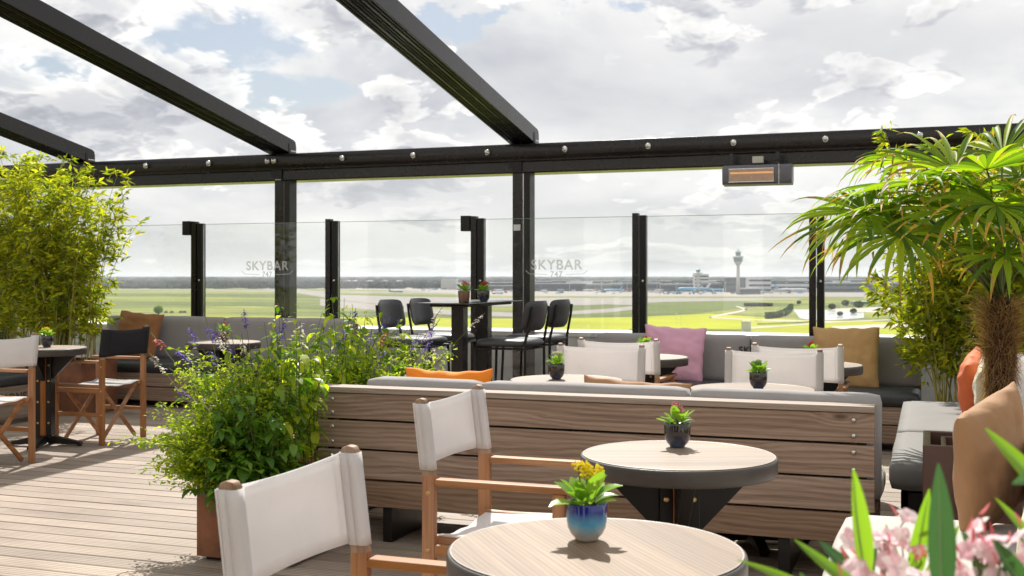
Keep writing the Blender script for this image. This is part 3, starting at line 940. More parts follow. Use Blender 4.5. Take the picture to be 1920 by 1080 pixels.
# ------------------------------------------------------------------ director chairs (face local +Y)
def make_director(cmat, smat, label, group):
    t = thing('director_chair', label, 'chair', (0, 0, 0), 0, group)
    W = .245; D = .44
    for s in (-1, 1):
        m = MB(); m.bar((s * W, 0.0, 0), (s * W, 0.0, .66), .026, .045, (0, 1, 0))
        m.build('rear_leg', M['teak'], t, bevel=.004)
        # upper post with a rounded top, leaning back
        q = MB()
        pr = [(-.021, 0), (.021, 0), (.021, .236), (.015, .247), (0, .251), (-.015, .247), (-.021, .236)]
        q.prism(pr, .026, 'x', (s * W - .013, 0, 0))
        o = q.build('back_post', M['post_top'], t, bevel=.003, loc=(0, -.0, .655)); o.rotation_euler = (R(7), 0, 0)
        MB().bar((s * W, D, 0), (s * W, D, .625), .026, .042, (0, 1, 0)).build('front_leg', M['teak'], t, bevel=.004)
        MB().bx(s * W - .024, s * W + .024, .025, D + .055, .626, .648).build('armrest', M['teak_y'], t, bevel=.006)
        MB().bx(s * W - .012, s * W + .012, .022, D - .021, .395, .435).build('seat_rail', M['teak_y'], t, bevel=.003)
        MB().bx(s * W - .010, s * W + .010, .022, D - .021, .215, .245).build('lower_rail', M['teak_y'], t, bevel=.003)
        MB().bar((s * (W - .035), .0, .445), (s * (W - .035), D, .445), .028, .026).build('seat_bar', M['teak_y'], t, bevel=.003)
        for zz in (.23, .415, .60):
            o = MB().lathe([(.004, -.001), (.008, .001), (.005, .003)], 8).build('screw', M['brass'], t, loc=(s * (W + .0125), 0, zz)); o.rotation_euler = (0, s * R(90), 0)
    for yy in (.045, D - .045):
        for s in (-1, 1):
            MB().bar((s * (W - .03), yy + s * .011, .02), (-s * (W - .045), yy + s * .011, .44), .03, .018, (0, 1, 0)).build('cross_brace', M['teak_x'], t, bevel=.003)
    # seat sling
    n = 14; m = MB(); vs = []; fs = []
    for i in range(n + 1):
        u = -1 + 2 * i / n
        for j in range(7):
            v = j / 6
            vs.append(((W - .022) * u, .02 + v * (D - .03), .461 - .022 * (1 - u * u) + .003 * math.sin(u * 9 + v * 5)))
    for i in range(n):
        for j in range(6): a = i * 7 + j; fs.append((a, a + 7, a + 8, a + 1))
    m.add(vs, fs)
    o = m.build('seat_canvas', smat, t, smooth=True, fix=False); sm = o.modifiers.new('s', 'SOLIDIFY'); sm.thickness = .004
    # back canvas sleeve around the two posts
    n = 26; vs = []; fs = []
    rows = 9
    cl = []
    for i in range(n + 1):
        u = -1 + 2 * i / n
        cl.append((u * (W + .002), -.026 + .0))
    for k in range(rows):
        zf = k / (rows - 1)
        for i in range(n + 1):
            u = -1 + 2 * i / n
            e = 1 - u * u
            z = .675 + zf * .213 - (.014 * e if k > rows / 2 else -.006 * e)
            lean = -(z - .655) * math.tan(R(7))
            y = lean - .0215 - .010 * e * math.sin(zf * PI) - .014 * e
            vs.append((u * (W + .018), y, z))
    for k in range(rows - 1):
        for i in range(n):
            a = k * (n + 1) + i
            fs.append((a, a + 1, a + n + 2, a + n + 1))
    m = MB(); m.add(vs, fs)
    bo = m.build('back_canvas', cmat, t, smooth=True, fix=False)
    sm = bo.modifiers.new('s', 'SOLIDIFY'); sm.thickness = .004; sm.offset = 0
    hp = []
    for i in range(21):
        u = -1 + 2 * i / 20; e = 1 - u * u
        for_z = .675 + .213 - .014 * e - .012
        hp.append((u * (W - .03), -(for_z - .655) * math.tan(R(7)) - .0215 - .014 * e - .0028, for_z))
    MB().tube(hp, .0011, 4).build('top_hem', cmat, bo)
    # sleeves
    for s in (-1, 1):
        m = MB(); ring = []
        for k in range(rows):
            z = .675 + k / (rows - 1) * .213
            lean = -(z - .655) * math.tan(R(7))
            for a in range(13):
                th = a / 12 * 2 * PI
                cx_ = max(-1, min(1, 1.35 * math.cos(th))); sy_ = max(-1, min(1, 1.35 * math.sin(th)))
                ring.append((s * W + cx_ * .0185, lean + sy_ * .0235, z))
        f2 = [(k * 13 + a, k * 13 + a + 1, (k + 1) * 13 + a + 1, (k + 1) * 13 + a) for k in range(rows - 1) for a in range(12)]
        m.add(ring, f2)
        q = m.build('sleeve', cmat, bo, smooth=True, fix=False)
        sm = q.modifiers.new('s', 'SOLIDIFY'); sm.thickness = .002
        # stitched hem line
        z0, z1 = .677, .886
        MB().tube([(s * (W - .028), -(z0 - .655) * .1228 - .031, z0), (s * (W - .028), -(z1 - .655) * .1228 - .033, z1)], .0016, 5).build('hem', cmat, bo)
    return t

GW = 'white canvas chairs'
c1 = make_director(M['canvas'], M['canvas'], 'white canvas director chair cut by the bottom edge, at the nearest table', GW)
# camera-right facing: local +Y -> world +X => rz = -90
pA = G(435, 905, .895); pB = G(668, 845, .895)
mid = (pA + pB) / 2
c1.location = (mid.x + .02, mid.y, 0); c1.rotation_euler = (0, 0, R(-90))
c2 = dup(c1, (-1.515, 3.63, 0), R(-90), 'white canvas director chair standing before the plank bench')
dup(c1, (-1.80, 6.43, 0), R(180), 'white canvas chair facing the bench table with white buds')
dup(c1, (-1.86, 7.12, 0), R(0), 'white canvas chair facing the round table by the pink pillow')
dup(c1, (-.80, 6.36, 0), R(180), 'white canvas chair behind the bench table with green buds')
dup(c1, (-.73, 6.93, 0), R(0), 'white canvas chair facing the round table by the ochre pillow')
dup(c1, (-5.86, 6.10, 0), R(90), 'white canvas director chair cut by the left edge')
c3 = make_director(M['canvas_black'], M['canvas_grey'], 'black canvas director chair with grey seat standing on the left deck', None)
c3.location = (-5.96, 7.43, 0); c3.rotation_euler = (0, 0, R(90))

# ------------------------------------------------------------------ round tables
def make_table(label, topmat, rad=.30):
    t = thing('round_table', label, 'table', (0, 0, 0), 0, 'round bistro tables')
    n = 96
    tp = MB().lathe([(rad - .010, 0), (rad - .010, .004)], n, (0, 0, .747)).build('tabletop', topmat, t)
    MB().lathe([(rad - .010, .700), (rad - .004, .698), (rad, .704), (rad + .0005, .742), (rad - .001, .7475), (rad - .0040, .7485), (rad - .0100, .7485)], n, cap=False).build('rim', M['edge'], t, smooth=True)
    MB().lathe([(rad - .0099, .7512), (rad - .008, .7522), (rad - .0062, .7512)], n, cap=False).build('rim_line', M['edge_line'], t, smooth=True)
    MB().lathe([(rad - .011, .705), (rad - .011, .7465)], n).build('core', M['edge'], t)
    for xx in (-.041, .041):
        MB().bx(xx - .019, xx + .019, -.042, .042, .06, .69).build('column', M['metal'], t, bevel=.003)
    MB().bx(-.0215, .0215, -.047, .047, .06, .68).build('wood_strip', M['teak'], t, bevel=.003)
    for k in range(4):
        a = k * PI / 2
        m = MB().prism([(.035, .50), (.05, .50), (.24, .70), (.035, .70)], .036, 'y', (0, -.018, 0))
        o = m.build('bracket', M['metal'], t, bevel=.002); o.rotation_euler = (0, 0, a)
        m = MB().prism([(.03, .02), (.28, .012), (.28, .03), (.03, .09)], .05, 'y', (0, -.025, 0))
        o = m.build('foot', M['metal'], t, bevel=.002); o.rotation_euler = (0, 0, a)
        o = MB().lathe([(.018, 0), (.018, .012)], 10).build('glide', M['metal'], t, loc=(.26 * math.cos(a), .26 * math.sin(a), 0))
    for xx in (-.041, .041):
        for zz in (.62, .50, .34, .18):
            o = MB().lathe([(.005, 0), (.009, .002), (.006, .005)], 10).build('screw', M['brass'], t, loc=(xx, -.042, zz)); o.rotation_euler = (R(90), 0, 0)
    return t
T1 = G(1117, 1028, .752); T2 = G(1271.5, 851, .752)
t1 = make_table('round bistro table at the bottom, holding the blue pot with yellow flowers', M['table_wood'])
t1.location = (T1.x, T1.y, 0); t1.rotation_euler = (0, 0, R(38))
t2 = make_table('round bistro table before the plank bench, holding a dark pot', M['table_wood_x'], .30)
t2.location = (T2.x, T2.y, 0); t2.rotation_euler = (0, 0, R(20))
tabs = {'A': (G(1062, 712, .75), 'pale round table behind the plank bench, holding white buds'),
        'B': (G(1410, 729, .75), 'pale round table behind the plank bench, holding green buds'),
        'C': (G(1207, 669, .75), 'round table by the pink pillow'),
        'D': (G(1520, 686, .75), 'round table by the ochre pillow'),
        'E': (G(85, 652, .75), 'round table before the tall bamboo at the left edge'),
        'F': (G(420, 641, .75), 'round table by the left rear bench behind the purple flowers')}
TP = {}
for k, (p, lab) in tabs.items():
    if k == 'D': p = p + Vector((.0, .12, 0))
    dup(t2, (p.x, p.y, 0), R(20), lab)
    TP[k] = p

# ------------------------------------------------------------------ small potted plants
def leafblade(m, p, d, up, L, w, bend=.3, cup=.15, n=5, mi=0, tip=1.0):
    """leaf strip of n sections from p along d; up is the face normal hint"""
    d = Vector(d).normalized(); side = d.cross(Vector(up))
    if side.length < 1e-4: side = d.orthogonal()
    side.normalize(); nrm = side.cross(d)
    vs = []; fs = []
    pos = Vector(p); dd = d.copy()
    for i in range(n + 1):
        u = i / n
        wd = w * (math.sin(PI * min(.999, u ** (.75 * tip) * .97 + .02)) ** .8) * .5
        vs += [pos - side * wd + nrm * cup * wd, pos, pos + side * wd + nrm * cup * wd]
        dd = (dd - nrm * bend / n).normalized(); nrm = side.cross(dd)
        pos = pos + dd * (L / n)
    for i in range(n):
        a = i * 3
        fs += [(a, a + 1, a + 4, a + 3), (a + 1, a + 2, a + 5, a + 4)]
    m.add(vs, fs, mi)

def blob(m, c, r, rd, mi=0, n=5):
    """small faceted bud"""
    c = Vector(c)
    vs = [c + Vector((0, 0, r)), c - Vector((0, 0, r))]
    for k in range(n):
        a = 2 * PI * k / n + rd.random()
        vs.append(c + Vector((math.cos(a), math.sin(a), rd.uniform(-.25, .25))) * r)
    fs = []
    for k in range(n):
        a, b_ = 2 + k, 2 + (k + 1) % n
        fs += [(0, a, b_), (1, b_, a)]
    m.add(vs, fs, mi)

def make_pot(loc, pmat, bmat, label, scale=1.0, seed=1, tall=.0, blooms=5, square=False, spread=1.0):
    rd = random.Random(seed)
    t = thing('potted_plant', label, 'potted plant', loc, rd.uniform(0, 6), 'small potted kalanchoes on the tables')
    if square:
        prof = [(.030, 0), (.034, .003), (.040, .075), (.0405, .080), (.036, .080), (.033, .07)]
    else:
        prof = [(.020, 0), (.024, .001), (.026, .006), (.034, .014), (.0405, .028), (.043, .045), (.0435, .078), (.042, .081), (.0395, .079), (.039, .068)]
    MB().lathe([(r * scale, z * scale) for r, z in prof], 40).build('pot', pmat, t, smooth=True)
    MB().lathe([(.0385 * scale * (.85 if square else 1), 0), (.0385 * scale * (.85 if square else 1), .001)], 20, (0, 0, .070 * scale)).build('soil', M['soil'], t)
    m = MB()
    for k in range(18):
        a = k * 2.399 + rd.uniform(-.3, .3); el = .45 + .85 * (k / 18)
        r0 = .020 * scale
        p = Vector((math.cos(a) * r0, math.sin(a) * r0, (.072 + .022 * k / 18) * scale))
        d = Vector((math.cos(a) * math.cos(el), math.sin(a) * math.cos(el), math.sin(el)))
        L = rd.uniform(.034, .056) * scale * spread
        leafblade(m, p, d, (0, 0, 1), L, L * .62, rd.uniform(.1, .7), rd.uniform(.1, .5), 5, 0, 1.25)
    m.build('leaves', M['kal_leaf'], t, smooth=True, fix=False)
    m = MB(); s_ = MB()
    for k in range(blooms):
        a = rd.uniform(0, 2 * PI); rr = rd.uniform(0, .026) * scale if k else 0
        h = (.122 + rd.uniform(-.012, .014) + tall * (1 - k * .18)) * scale
        top = Vector((rr * math.cos(a), rr * math.sin(a), h))
        s_.tube([(rr * .4 * math.cos(a), rr * .4 * math.sin(a), .07 * scale), top], .0018, 5)
        for q in range(26):
            v = Vector((rd.gauss(0, 1), rd.gauss(0, 1), rd.gauss(0, .7))).normalized() * rd.uniform(.006, .0155) * scale
            blob(m, top + v + Vector((0, 0, .002)), rd.uniform(.0028, .0045) * scale, rd)
    s_.build('stem', M['stem'], t)
    m.build('blossoms', bmat, t, fix=False)
    return t
make_pot(G(1100, 1012, .752), M['ceramic_blue'], M['yellow'], 'blue glazed pot with a yellow flowering kalanchoe on the nearest table', .98, 5, .034, 5, spread=1.35)
make_pot(G(1270, 838, .752), M['ceramic_dark'], M['pinkish'], 'dark glazed pot with pink buds on the table before the plank bench', .98, 8, 0, 6)
make_pot(TP['A'] + Vector((-.055, 0, .002)), M['ceramic_dark'], M['whitish'], 'dark pot with white buds peeping over the plank bench', 1.0, 9, 0, 7)
make_pot(TP['B'] + Vector((.03, 0, .002)), M['ceramic_dark'], M['kal_leaf'], 'dark pot with tight green buds peeping over the plank bench', 1.0, 10, -.01, 7)
make_pot(TP['C'] + Vector((0, 0.03, .002)), M['ceramic_dark'], M['redbud'], 'small plant with red buds left of the pink pillow', 1.0, 11)
make_pot(TP['D'] + Vector((-.01, .03, .002)), M['ceramic_dark'], M['redbud'], 'small plant with reddish buds left of the ochre pillow', 1.0, 12)
make_pot(TP['E'] + Vector((-.03, 0.05, .002)), M['ceramic_dark'], M['yellow'], 'small plant with yellow buds on the table by the bamboo', 1.1, 13)
make_pot(TP['F'] + Vector((0, 0, .002)), M['ceramic_brown'], M['pinkish'], 'brown pot with pink buds on the table behind the purple flowers', 1.15, 14)

# ------------------------------------------------------------------ bar table and bar chairs
bt = thing('bar_table', 'tall black bar table with a thin slab top and two square legs', 'table', (-3.42, 8.47, 0))
MB().prism([(-.215, -.60), (.215, -.60), (.215, .62), (-.215, .62)], .010, 'z', (0, 0, 1.086)).build('tabletop', plain('bar_top', (.04, .04, .042), .22, .6, 0, .2, 4), bt, bevel=.003)
MB().prism([(-.15, -.50), (.15, -.50), (.15, .52), (-.15, .52)], .022, 'z', (0, 0, 1.063)).build('under_frame', M['metal'], bt, bevel=.01)
for yy in (-.26, .26):
    MB().bx(-.05, .05, yy - .05, yy + .05, .012, 1.062).build('leg', M['metal_soft'], bt, bevel=.004)
MB().bx(-.20, .20, -.45, .45, 0, .012).build('base_plate', M['metal'], bt, bevel=.003)
def make_bar_chair(label):
    t = thing('bar_chair', label, 'bar chair', (0, 0, 0), 0, 'black bar chairs')
    for s in (-1, 1):
        MB().tube([(s * .20, -.03, 0), (s * .19, .0, .5), (s * .185, -.0, .80), (s * .165, -.045, 1.0), (s * .16, -.055, 1.07)], .011, 8).build('rear_leg', M['metal'], t, smooth=True)
        MB().tube([(s * .20, .43, 0), (s * .185, .40, .755)], .011, 8).build('front_leg', M['metal'], t, smooth=True)
        MB().tube([(s * .188, .0, .755), (s * .188, .40, .755)], .009, 6).build('side_rail', M['metal'], t)
    for yy, zz in ((.405, .755), (-.0, .755), (.42, .32), (-.015, .32)):
        MB().tube([(-.19, yy, zz), (.19, yy, zz)], .009, 6).build('rail', M['metal'], t)
    # seat pad
    m = MB(); n = 28; rows = []
    def ring(sc, z):
        r = []
        for k in range(n):
            a = 2 * PI * k / n; e = .5
            x = abs(math.cos(a)) ** e * math.copysign(1, math.cos(a)); y_ = abs(math.sin(a)) ** e * math.copysign(1, math.sin(a))
            r.append((x * .215 * sc, .20 + y_ * .225 * sc, z))
        return r
    rr = [ring(.90, .768), (ring(1.0, .778)), ring(1.02, .795), ring(.97, .813), ring(.80, .826), ring(.4, .823), ring(.05, .821)]
    vs = [v for q in rr for v in q]
    fs = [(i * n + k, i * n + (k + 1) % n, (i + 1) * n + (k + 1) % n, (i + 1) * n + k) for i in range(len(rr) - 1) for k in range(n)]
    fs.append(tuple(range(n))[::-1]); fs.append(tuple((len(rr) - 1) * n + k for k in range(n)))
    m.add(vs, fs); m.build('seat_pad', M['leatherette'], t, smooth=True)
    # back pad, curved, closed shell
    m = MB(); nx, nz = 16, 8; vs = []; fs = []
    def bp(u, v, side):
        cr = 1 - .10 * abs(v) ** 6
        x = .215 * u * cr; z = 1.0 + .112 * v * (1 - .12 * abs(u) ** 6)
        y_ = -.045 + .05 * u * u * 1.0 - .02 * v
        th = .018 * (max(0, (1 - u ** 6) * (1 - v ** 6))) ** .5
        return (x, y_ + side * th, z)
    for side in (1, -1):
        for i in range(nx + 1):
            for j in range(nz + 1): vs.append(bp(-1 + 2 * i / nx, -1 + 2 * j / nz, side))
    N = (nx + 1) * (nz + 1)
    for s_ in (0, 1):
        for i in range(nx):
            for j in range(nz):
                a = s_ * N + i * (nz + 1) + j; q = (a, a + 1, a + nz + 2, a + nz + 1)
                fs.append(q if s_ else q[::-1])
    m.add(vs, fs); o = m.build('back_pad', M['leatherette'], t, smooth=True, fix=False)
    o.modifiers.new('s', 'SUBSURF').render_levels = 1
    return t
b1 = make_bar_chair('black bar chair nearer of the two left of the bar table')
b1.location = (-3.99, 8.19, 0); b1.rotation_euler = (0, 0, R(-90))
dup(b1, (-3.99, 8.76, 0), R(-90), 'black bar chair farther of the two left of the bar table')
dup(b1, (-2.80, 8.19, 0), R(86), 'black bar chair nearer of the two right of the bar table')
dup(b1, (-2.80, 8.78, 0), R(86), 'black bar chair farther of the two right of the bar table')
p = P(870, 566, 8.55); make_pot((p.x, p.y, 1.096), M['ceramic_brown'], M['pinkish'], 'brown pot with pink buds on the bar table', 1.15, 16, .0, 6, square=True)
p = P(907, 562, 9.0); make_pot((p.x, p.y, 1.096), M['ceramic_dark'], M['redbud'], 'dark pot with red buds on the bar table', 1.1, 17, .0, 6)

# ------------------------------------------------------------------ bamboo
def bamboo(name_label, loc, halfx, halfy, hmin, hmax, ncane, nleaf, seed, z0=.3, bulge=1.35, leafL=.085, lowbare=.35, lean=0):
    rd = random.Random(seed)
    t = thing('bamboo', name_label, 'bamboo', loc)
    cm = MB(); lm = MB()
    canes = []
    for k in range(ncane):
        bx_, by_ = rd.uniform(-halfx, halfx), rd.uniform(-halfy, halfy)
        H = rd.uniform(hmin, hmax)
        ang = rd.uniform(0, 2 * PI); ln = rd.uniform(.05, .35)
        tip = Vector((bx_ * bulge + math.cos(ang) * ln + lean, by_ * bulge + math.sin(ang) * ln, H))
        base = Vector((bx_, by_, z0))
        pts = []
        for i in range(8):
            u = i / 7
            q = base.lerp(tip, u); q += Vector((math.cos(ang), math.sin(ang), 0)) * (.18 * (u ** 2.5) - .05 * u)
            q.z -= .10 * u ** 4
            pts.append(q)
        canes.append(pts)
        cm.tube(pts, [.006 - .0045 * i / 7 for i in range(8)], 5, False)
    # twigs with leaf sprays
    made = 0
    while made < nleaf:
        pts = rd.choice(canes)
        u = lowbare + (1 - lowbare) * rd.random() ** .8
        i = min(6, int(u * 7)); f = u * 7 - i
        p = pts[i].lerp(pts[i + 1], f)
        a = rd.uniform(0, 2 * PI)
        L = rd.uniform(.06, .30) * (1.15 - .6 * u)
        d = Vector((math.cos(a), math.sin(a), rd.uniform(.0, .9))).normalized()
        q = p + d * L; q.z -= L * .15
        if rd.random() < .5: cm.tube([p, q], .0014, 3, False)
        nl = rd.randint(5, 9)
        for k in range(nl):
            s = q - d * rd.uniform(0, L * .7)
            dd = (d + Vector((rd.gauss(0, .6), rd.gauss(0, .6), rd.gauss(-.25, .5)))).normalized()
            ll = leafL * rd.uniform(.6, 1.25); w = ll * rd.uniform(.10, .16)
            sd = dd.cross(Vector((rd.gauss(0, 1), rd.gauss(0, 1), rd.gauss(0, 1)))).normalized() * w
            e = s + dd * ll - Vector((0, 0, ll * .18))
            mpt = s + dd * ll * .4
            lm.add([s, mpt + sd, e, mpt - sd], [(0, 1, 2, 3)])
            made += 1
    cm.build('canes', M['bamboo_cane'], t, fix=False)
    lm.build('foliage', M['bamboo_leaf'], t, fix=False)
    return t
bp_ = (-8.12, 8.85, 0)
t = bamboo('tall yellow green bamboo clump in a rust steel planter at the left edge', bp_, .60, .16, 1.7, 2.60, 84, 20000, 5, .45, 1.0, .085, .16)
pl = MB()
for (a, c, d_, e) in ((-.75, .75, -.25, -.245), (-.75, .75, .245, .25), (-.75, -.745, -.244, .244), (.745, .75, -.244, .244)):
    pl.bx(a, c, d_, e, .005, .50)
pl.build('planter', M['corten'], t)
MB().bx(-.744, .744, -.244, .244, .02, .46).build('soil', M['soil'], t)
bq = G(1775, 755, .25)
bq2 = PX(1790, 9.0)
t = bamboo('bamboo clump behind the palm at the end of the right bench', (bq2.x + .22, 9.0, 0), .34, .16, 1.3, 2.5, 64, 26000, 6, .25, 1.55, .085, .26, .0)
MB().bx(-.40, .40, -.22, .22, .0, .25).build('planter', M['corten'], t, bevel=.004)

# ------------------------------------------------------------------ flower planters
def shrub_planter(label, cx, cy, hw, hd, h, seed, spec):
    rd = random.Random(seed)
    t = thing('flower_planter', label, 'planter', (cx, cy, 0))
    m = MB(); k = .006
    for (a, c, d_, e) in ((-hw, hw, -hd, -hd + k), (-hw, hw, hd - k, hd), (-hw, -hw + k, -hd + k, hd - k), (hw - k, hw, -hd + k, hd - k)):
        m.bx(a, c, d_, e, .02, h)
    m.build('box', M['corten'], t)
    MB().bx(-hw + .03, hw - .03, -hd + .03, hd - .03, 0, .02).build('plinth', M['metal'], t)
    MB().bx(-hw + k, hw - k, -hd + k, hd - k, .03, h - .04).build('soil', M['soil'], t)
    sm = MB(); light = MB(); dark = MB(); fl = {'violet': MB(), 'red_floret': MB(), 'white_floret': MB()}
    for (n, x0, x1, y0, y1, outx, outy, hh0, hh1, kind) in spec:
        for i in range(n):
            bx_, by_ = rd.uniform(x0, x1), rd.uniform(y0, y1)
            H = rd.uniform(hh0, hh1)
            tipx = bx_ + outx * rd.uniform(.3, 1) + rd.gauss(0, .07); tipy = by_ + outy * rd.uniform(.3, 1) + rd.gauss(0, .07)
            pts = []
            ns = 9
            droopy = rd.uniform(.0, .12)
            for s in range(ns):
                u = s / (ns - 1)
                pts.append(Vector((bx_ + (tipx - bx_) * u ** 1.3, by_ + (tipy - by_) * u ** 1.3, h - .06 + (H - h + .06) * (u ** .8) - (droopy * u ** 3 if kind != 'spike' else 0))))
            sm.tube(pts, [.003 - .002 * s / ns for s in range(ns)], 4, False)
            if kind == 'spike':
                up = (pts[-1] - pts[-2]).normalized(); base = pts[-1]
                Ls = rd.uniform(.08, .15)
                col = rd.choices(['violet', 'violet', 'white_floret', 'red_floret'], [6, 2, 2, .6])[0]
                sm.tube([base, base + up * Ls], .0016, 4, False)
                for q in range(rd.randint(22, 38)):
                    w = q / 38
                    a = rd.uniform(0, 2 * PI); o = Vector((math.cos(a), math.sin(a), rd.uniform(-.2, .5)))
                    p = base + up * Ls * w + o * .004
                    leafblade(fl[col], p, o, (0, 0, 1), rd.uniform(.014, .026), .012, .6, .2, 2)
                nlv = 8
            else:
                nlv = 34 if kind == 'light' else 22
            for q in range(nlv):
                u = rd.uniform(.12, 1.0) if kind != 'spike' else rd.uniform(.1, .75)
                s = min(ns - 2, int(u * (ns - 1))); f = u * (ns - 1) - s
                p = pts[s].lerp(pts[s + 1], f)
                a = rd.uniform(0, 2 * PI)
                if kind == 'light':
                    # small lacy leaflets on short side shoots
                    side = Vector((math.cos(a), math.sin(a), rd.uniform(-.3, .6))).normalized()
                    LL = rd.uniform(.03, .11)
                    for r_ in range(4):
                        pp = p + side * LL * (r_ + 1) / 4
                        dd = (side + Vector((rd.gauss(0, .8), rd.gauss(0, .8), rd.gauss(0, .5)))).normalized()
                        ll = rd.uniform(.014, .030)
                        leafblade(light, pp, dd, (rd.gauss(0, .5), rd.gauss(0, .5), 1), ll, ll * .6, .4, .15, 2)
                else:
                    dd = Vector((math.cos(a), math.sin(a), rd.uniform(-.55, .45))).normalized()
                    ll = rd.uniform(.035, .078) * (1.1 if u < .85 else .6) * (1.15 if kind == 'broad' else 1)
                    tgt = dark if (kind in ('dark', 'spike') or rd.random() < .25) else light
                    leafblade(tgt, p + dd * .012, dd, (0, 0, 1), ll, ll * rd.uniform(.42, .6), rd.uniform(.3, 1.3), .2, 4)
    sm.build('stems', M['stem'], t, fix=False)
    dark.build('dark_foliage', M['bush_dark'], t, smooth=True, fix=False)
    light.build('light_foliage', M['bush_light'], t, smooth=False, fix=False)
    for k_, v in fl.items():
        if v.f: v.build({'violet': 'violet_blossoms', 'red_floret': 'red_blossoms', 'white_floret': 'white_blossoms'}[k_], M[k_], t, fix=False)
    return t
pc = G(369, 1050, 0)
HW, HD = .245, .25
shrub_planter('rust steel planter overflowing with basil and purple salvia before the plank bench', pc.x + HW, pc.y + HD, HW, HD, .385, 3, [
    (96, -.24, .08, -.22, .22, -.30, -.02, .45, 1.00, 'light'),
    (46, -.24, -.12, -.24, .1, -.29, -.10, .40, .66, 'light'),
    (26, -.24, .0, -.24, -.05, -.20, -.22, .42, .70, 'light'),
    (44, -.12, .13, -.24, .0, .0, -.16, .45, .86, 'dark'),
    (40, -.16, .13, -.24, -.12, .0, -.16, .33, .62, 'dark'),
    (30, -.14, .10, -.10, .24, .0, .04, .72, 1.12, 'broad'),
    (8, -.24, .14, -.2, .24, -.10, 0, .90, 1.08, 'spike'),
    (13, -.24, -.1, -.24, .24, -.30, 0, .66, 1.0, 'spike'),
])
shrub_planter('rust steel planter with mixed flowering herbs behind the left end of the plank bench', -3.12, 5.95, .22, .62, .38, 9, [
    (80, -.2, .2, -.6, .5, .0, 0, .60, 1.02, 'light'),
    (46, -.2, .2, -.6, .3, .0, 0, .85, 1.24, 'broad'),
    (44, .0, .2, -.6, .3, .36, .05, .62, .95, 'light'),
    (20, -.2, .2, -.6, .6, .26, .05, .75, 1.05, 'spike'),
])

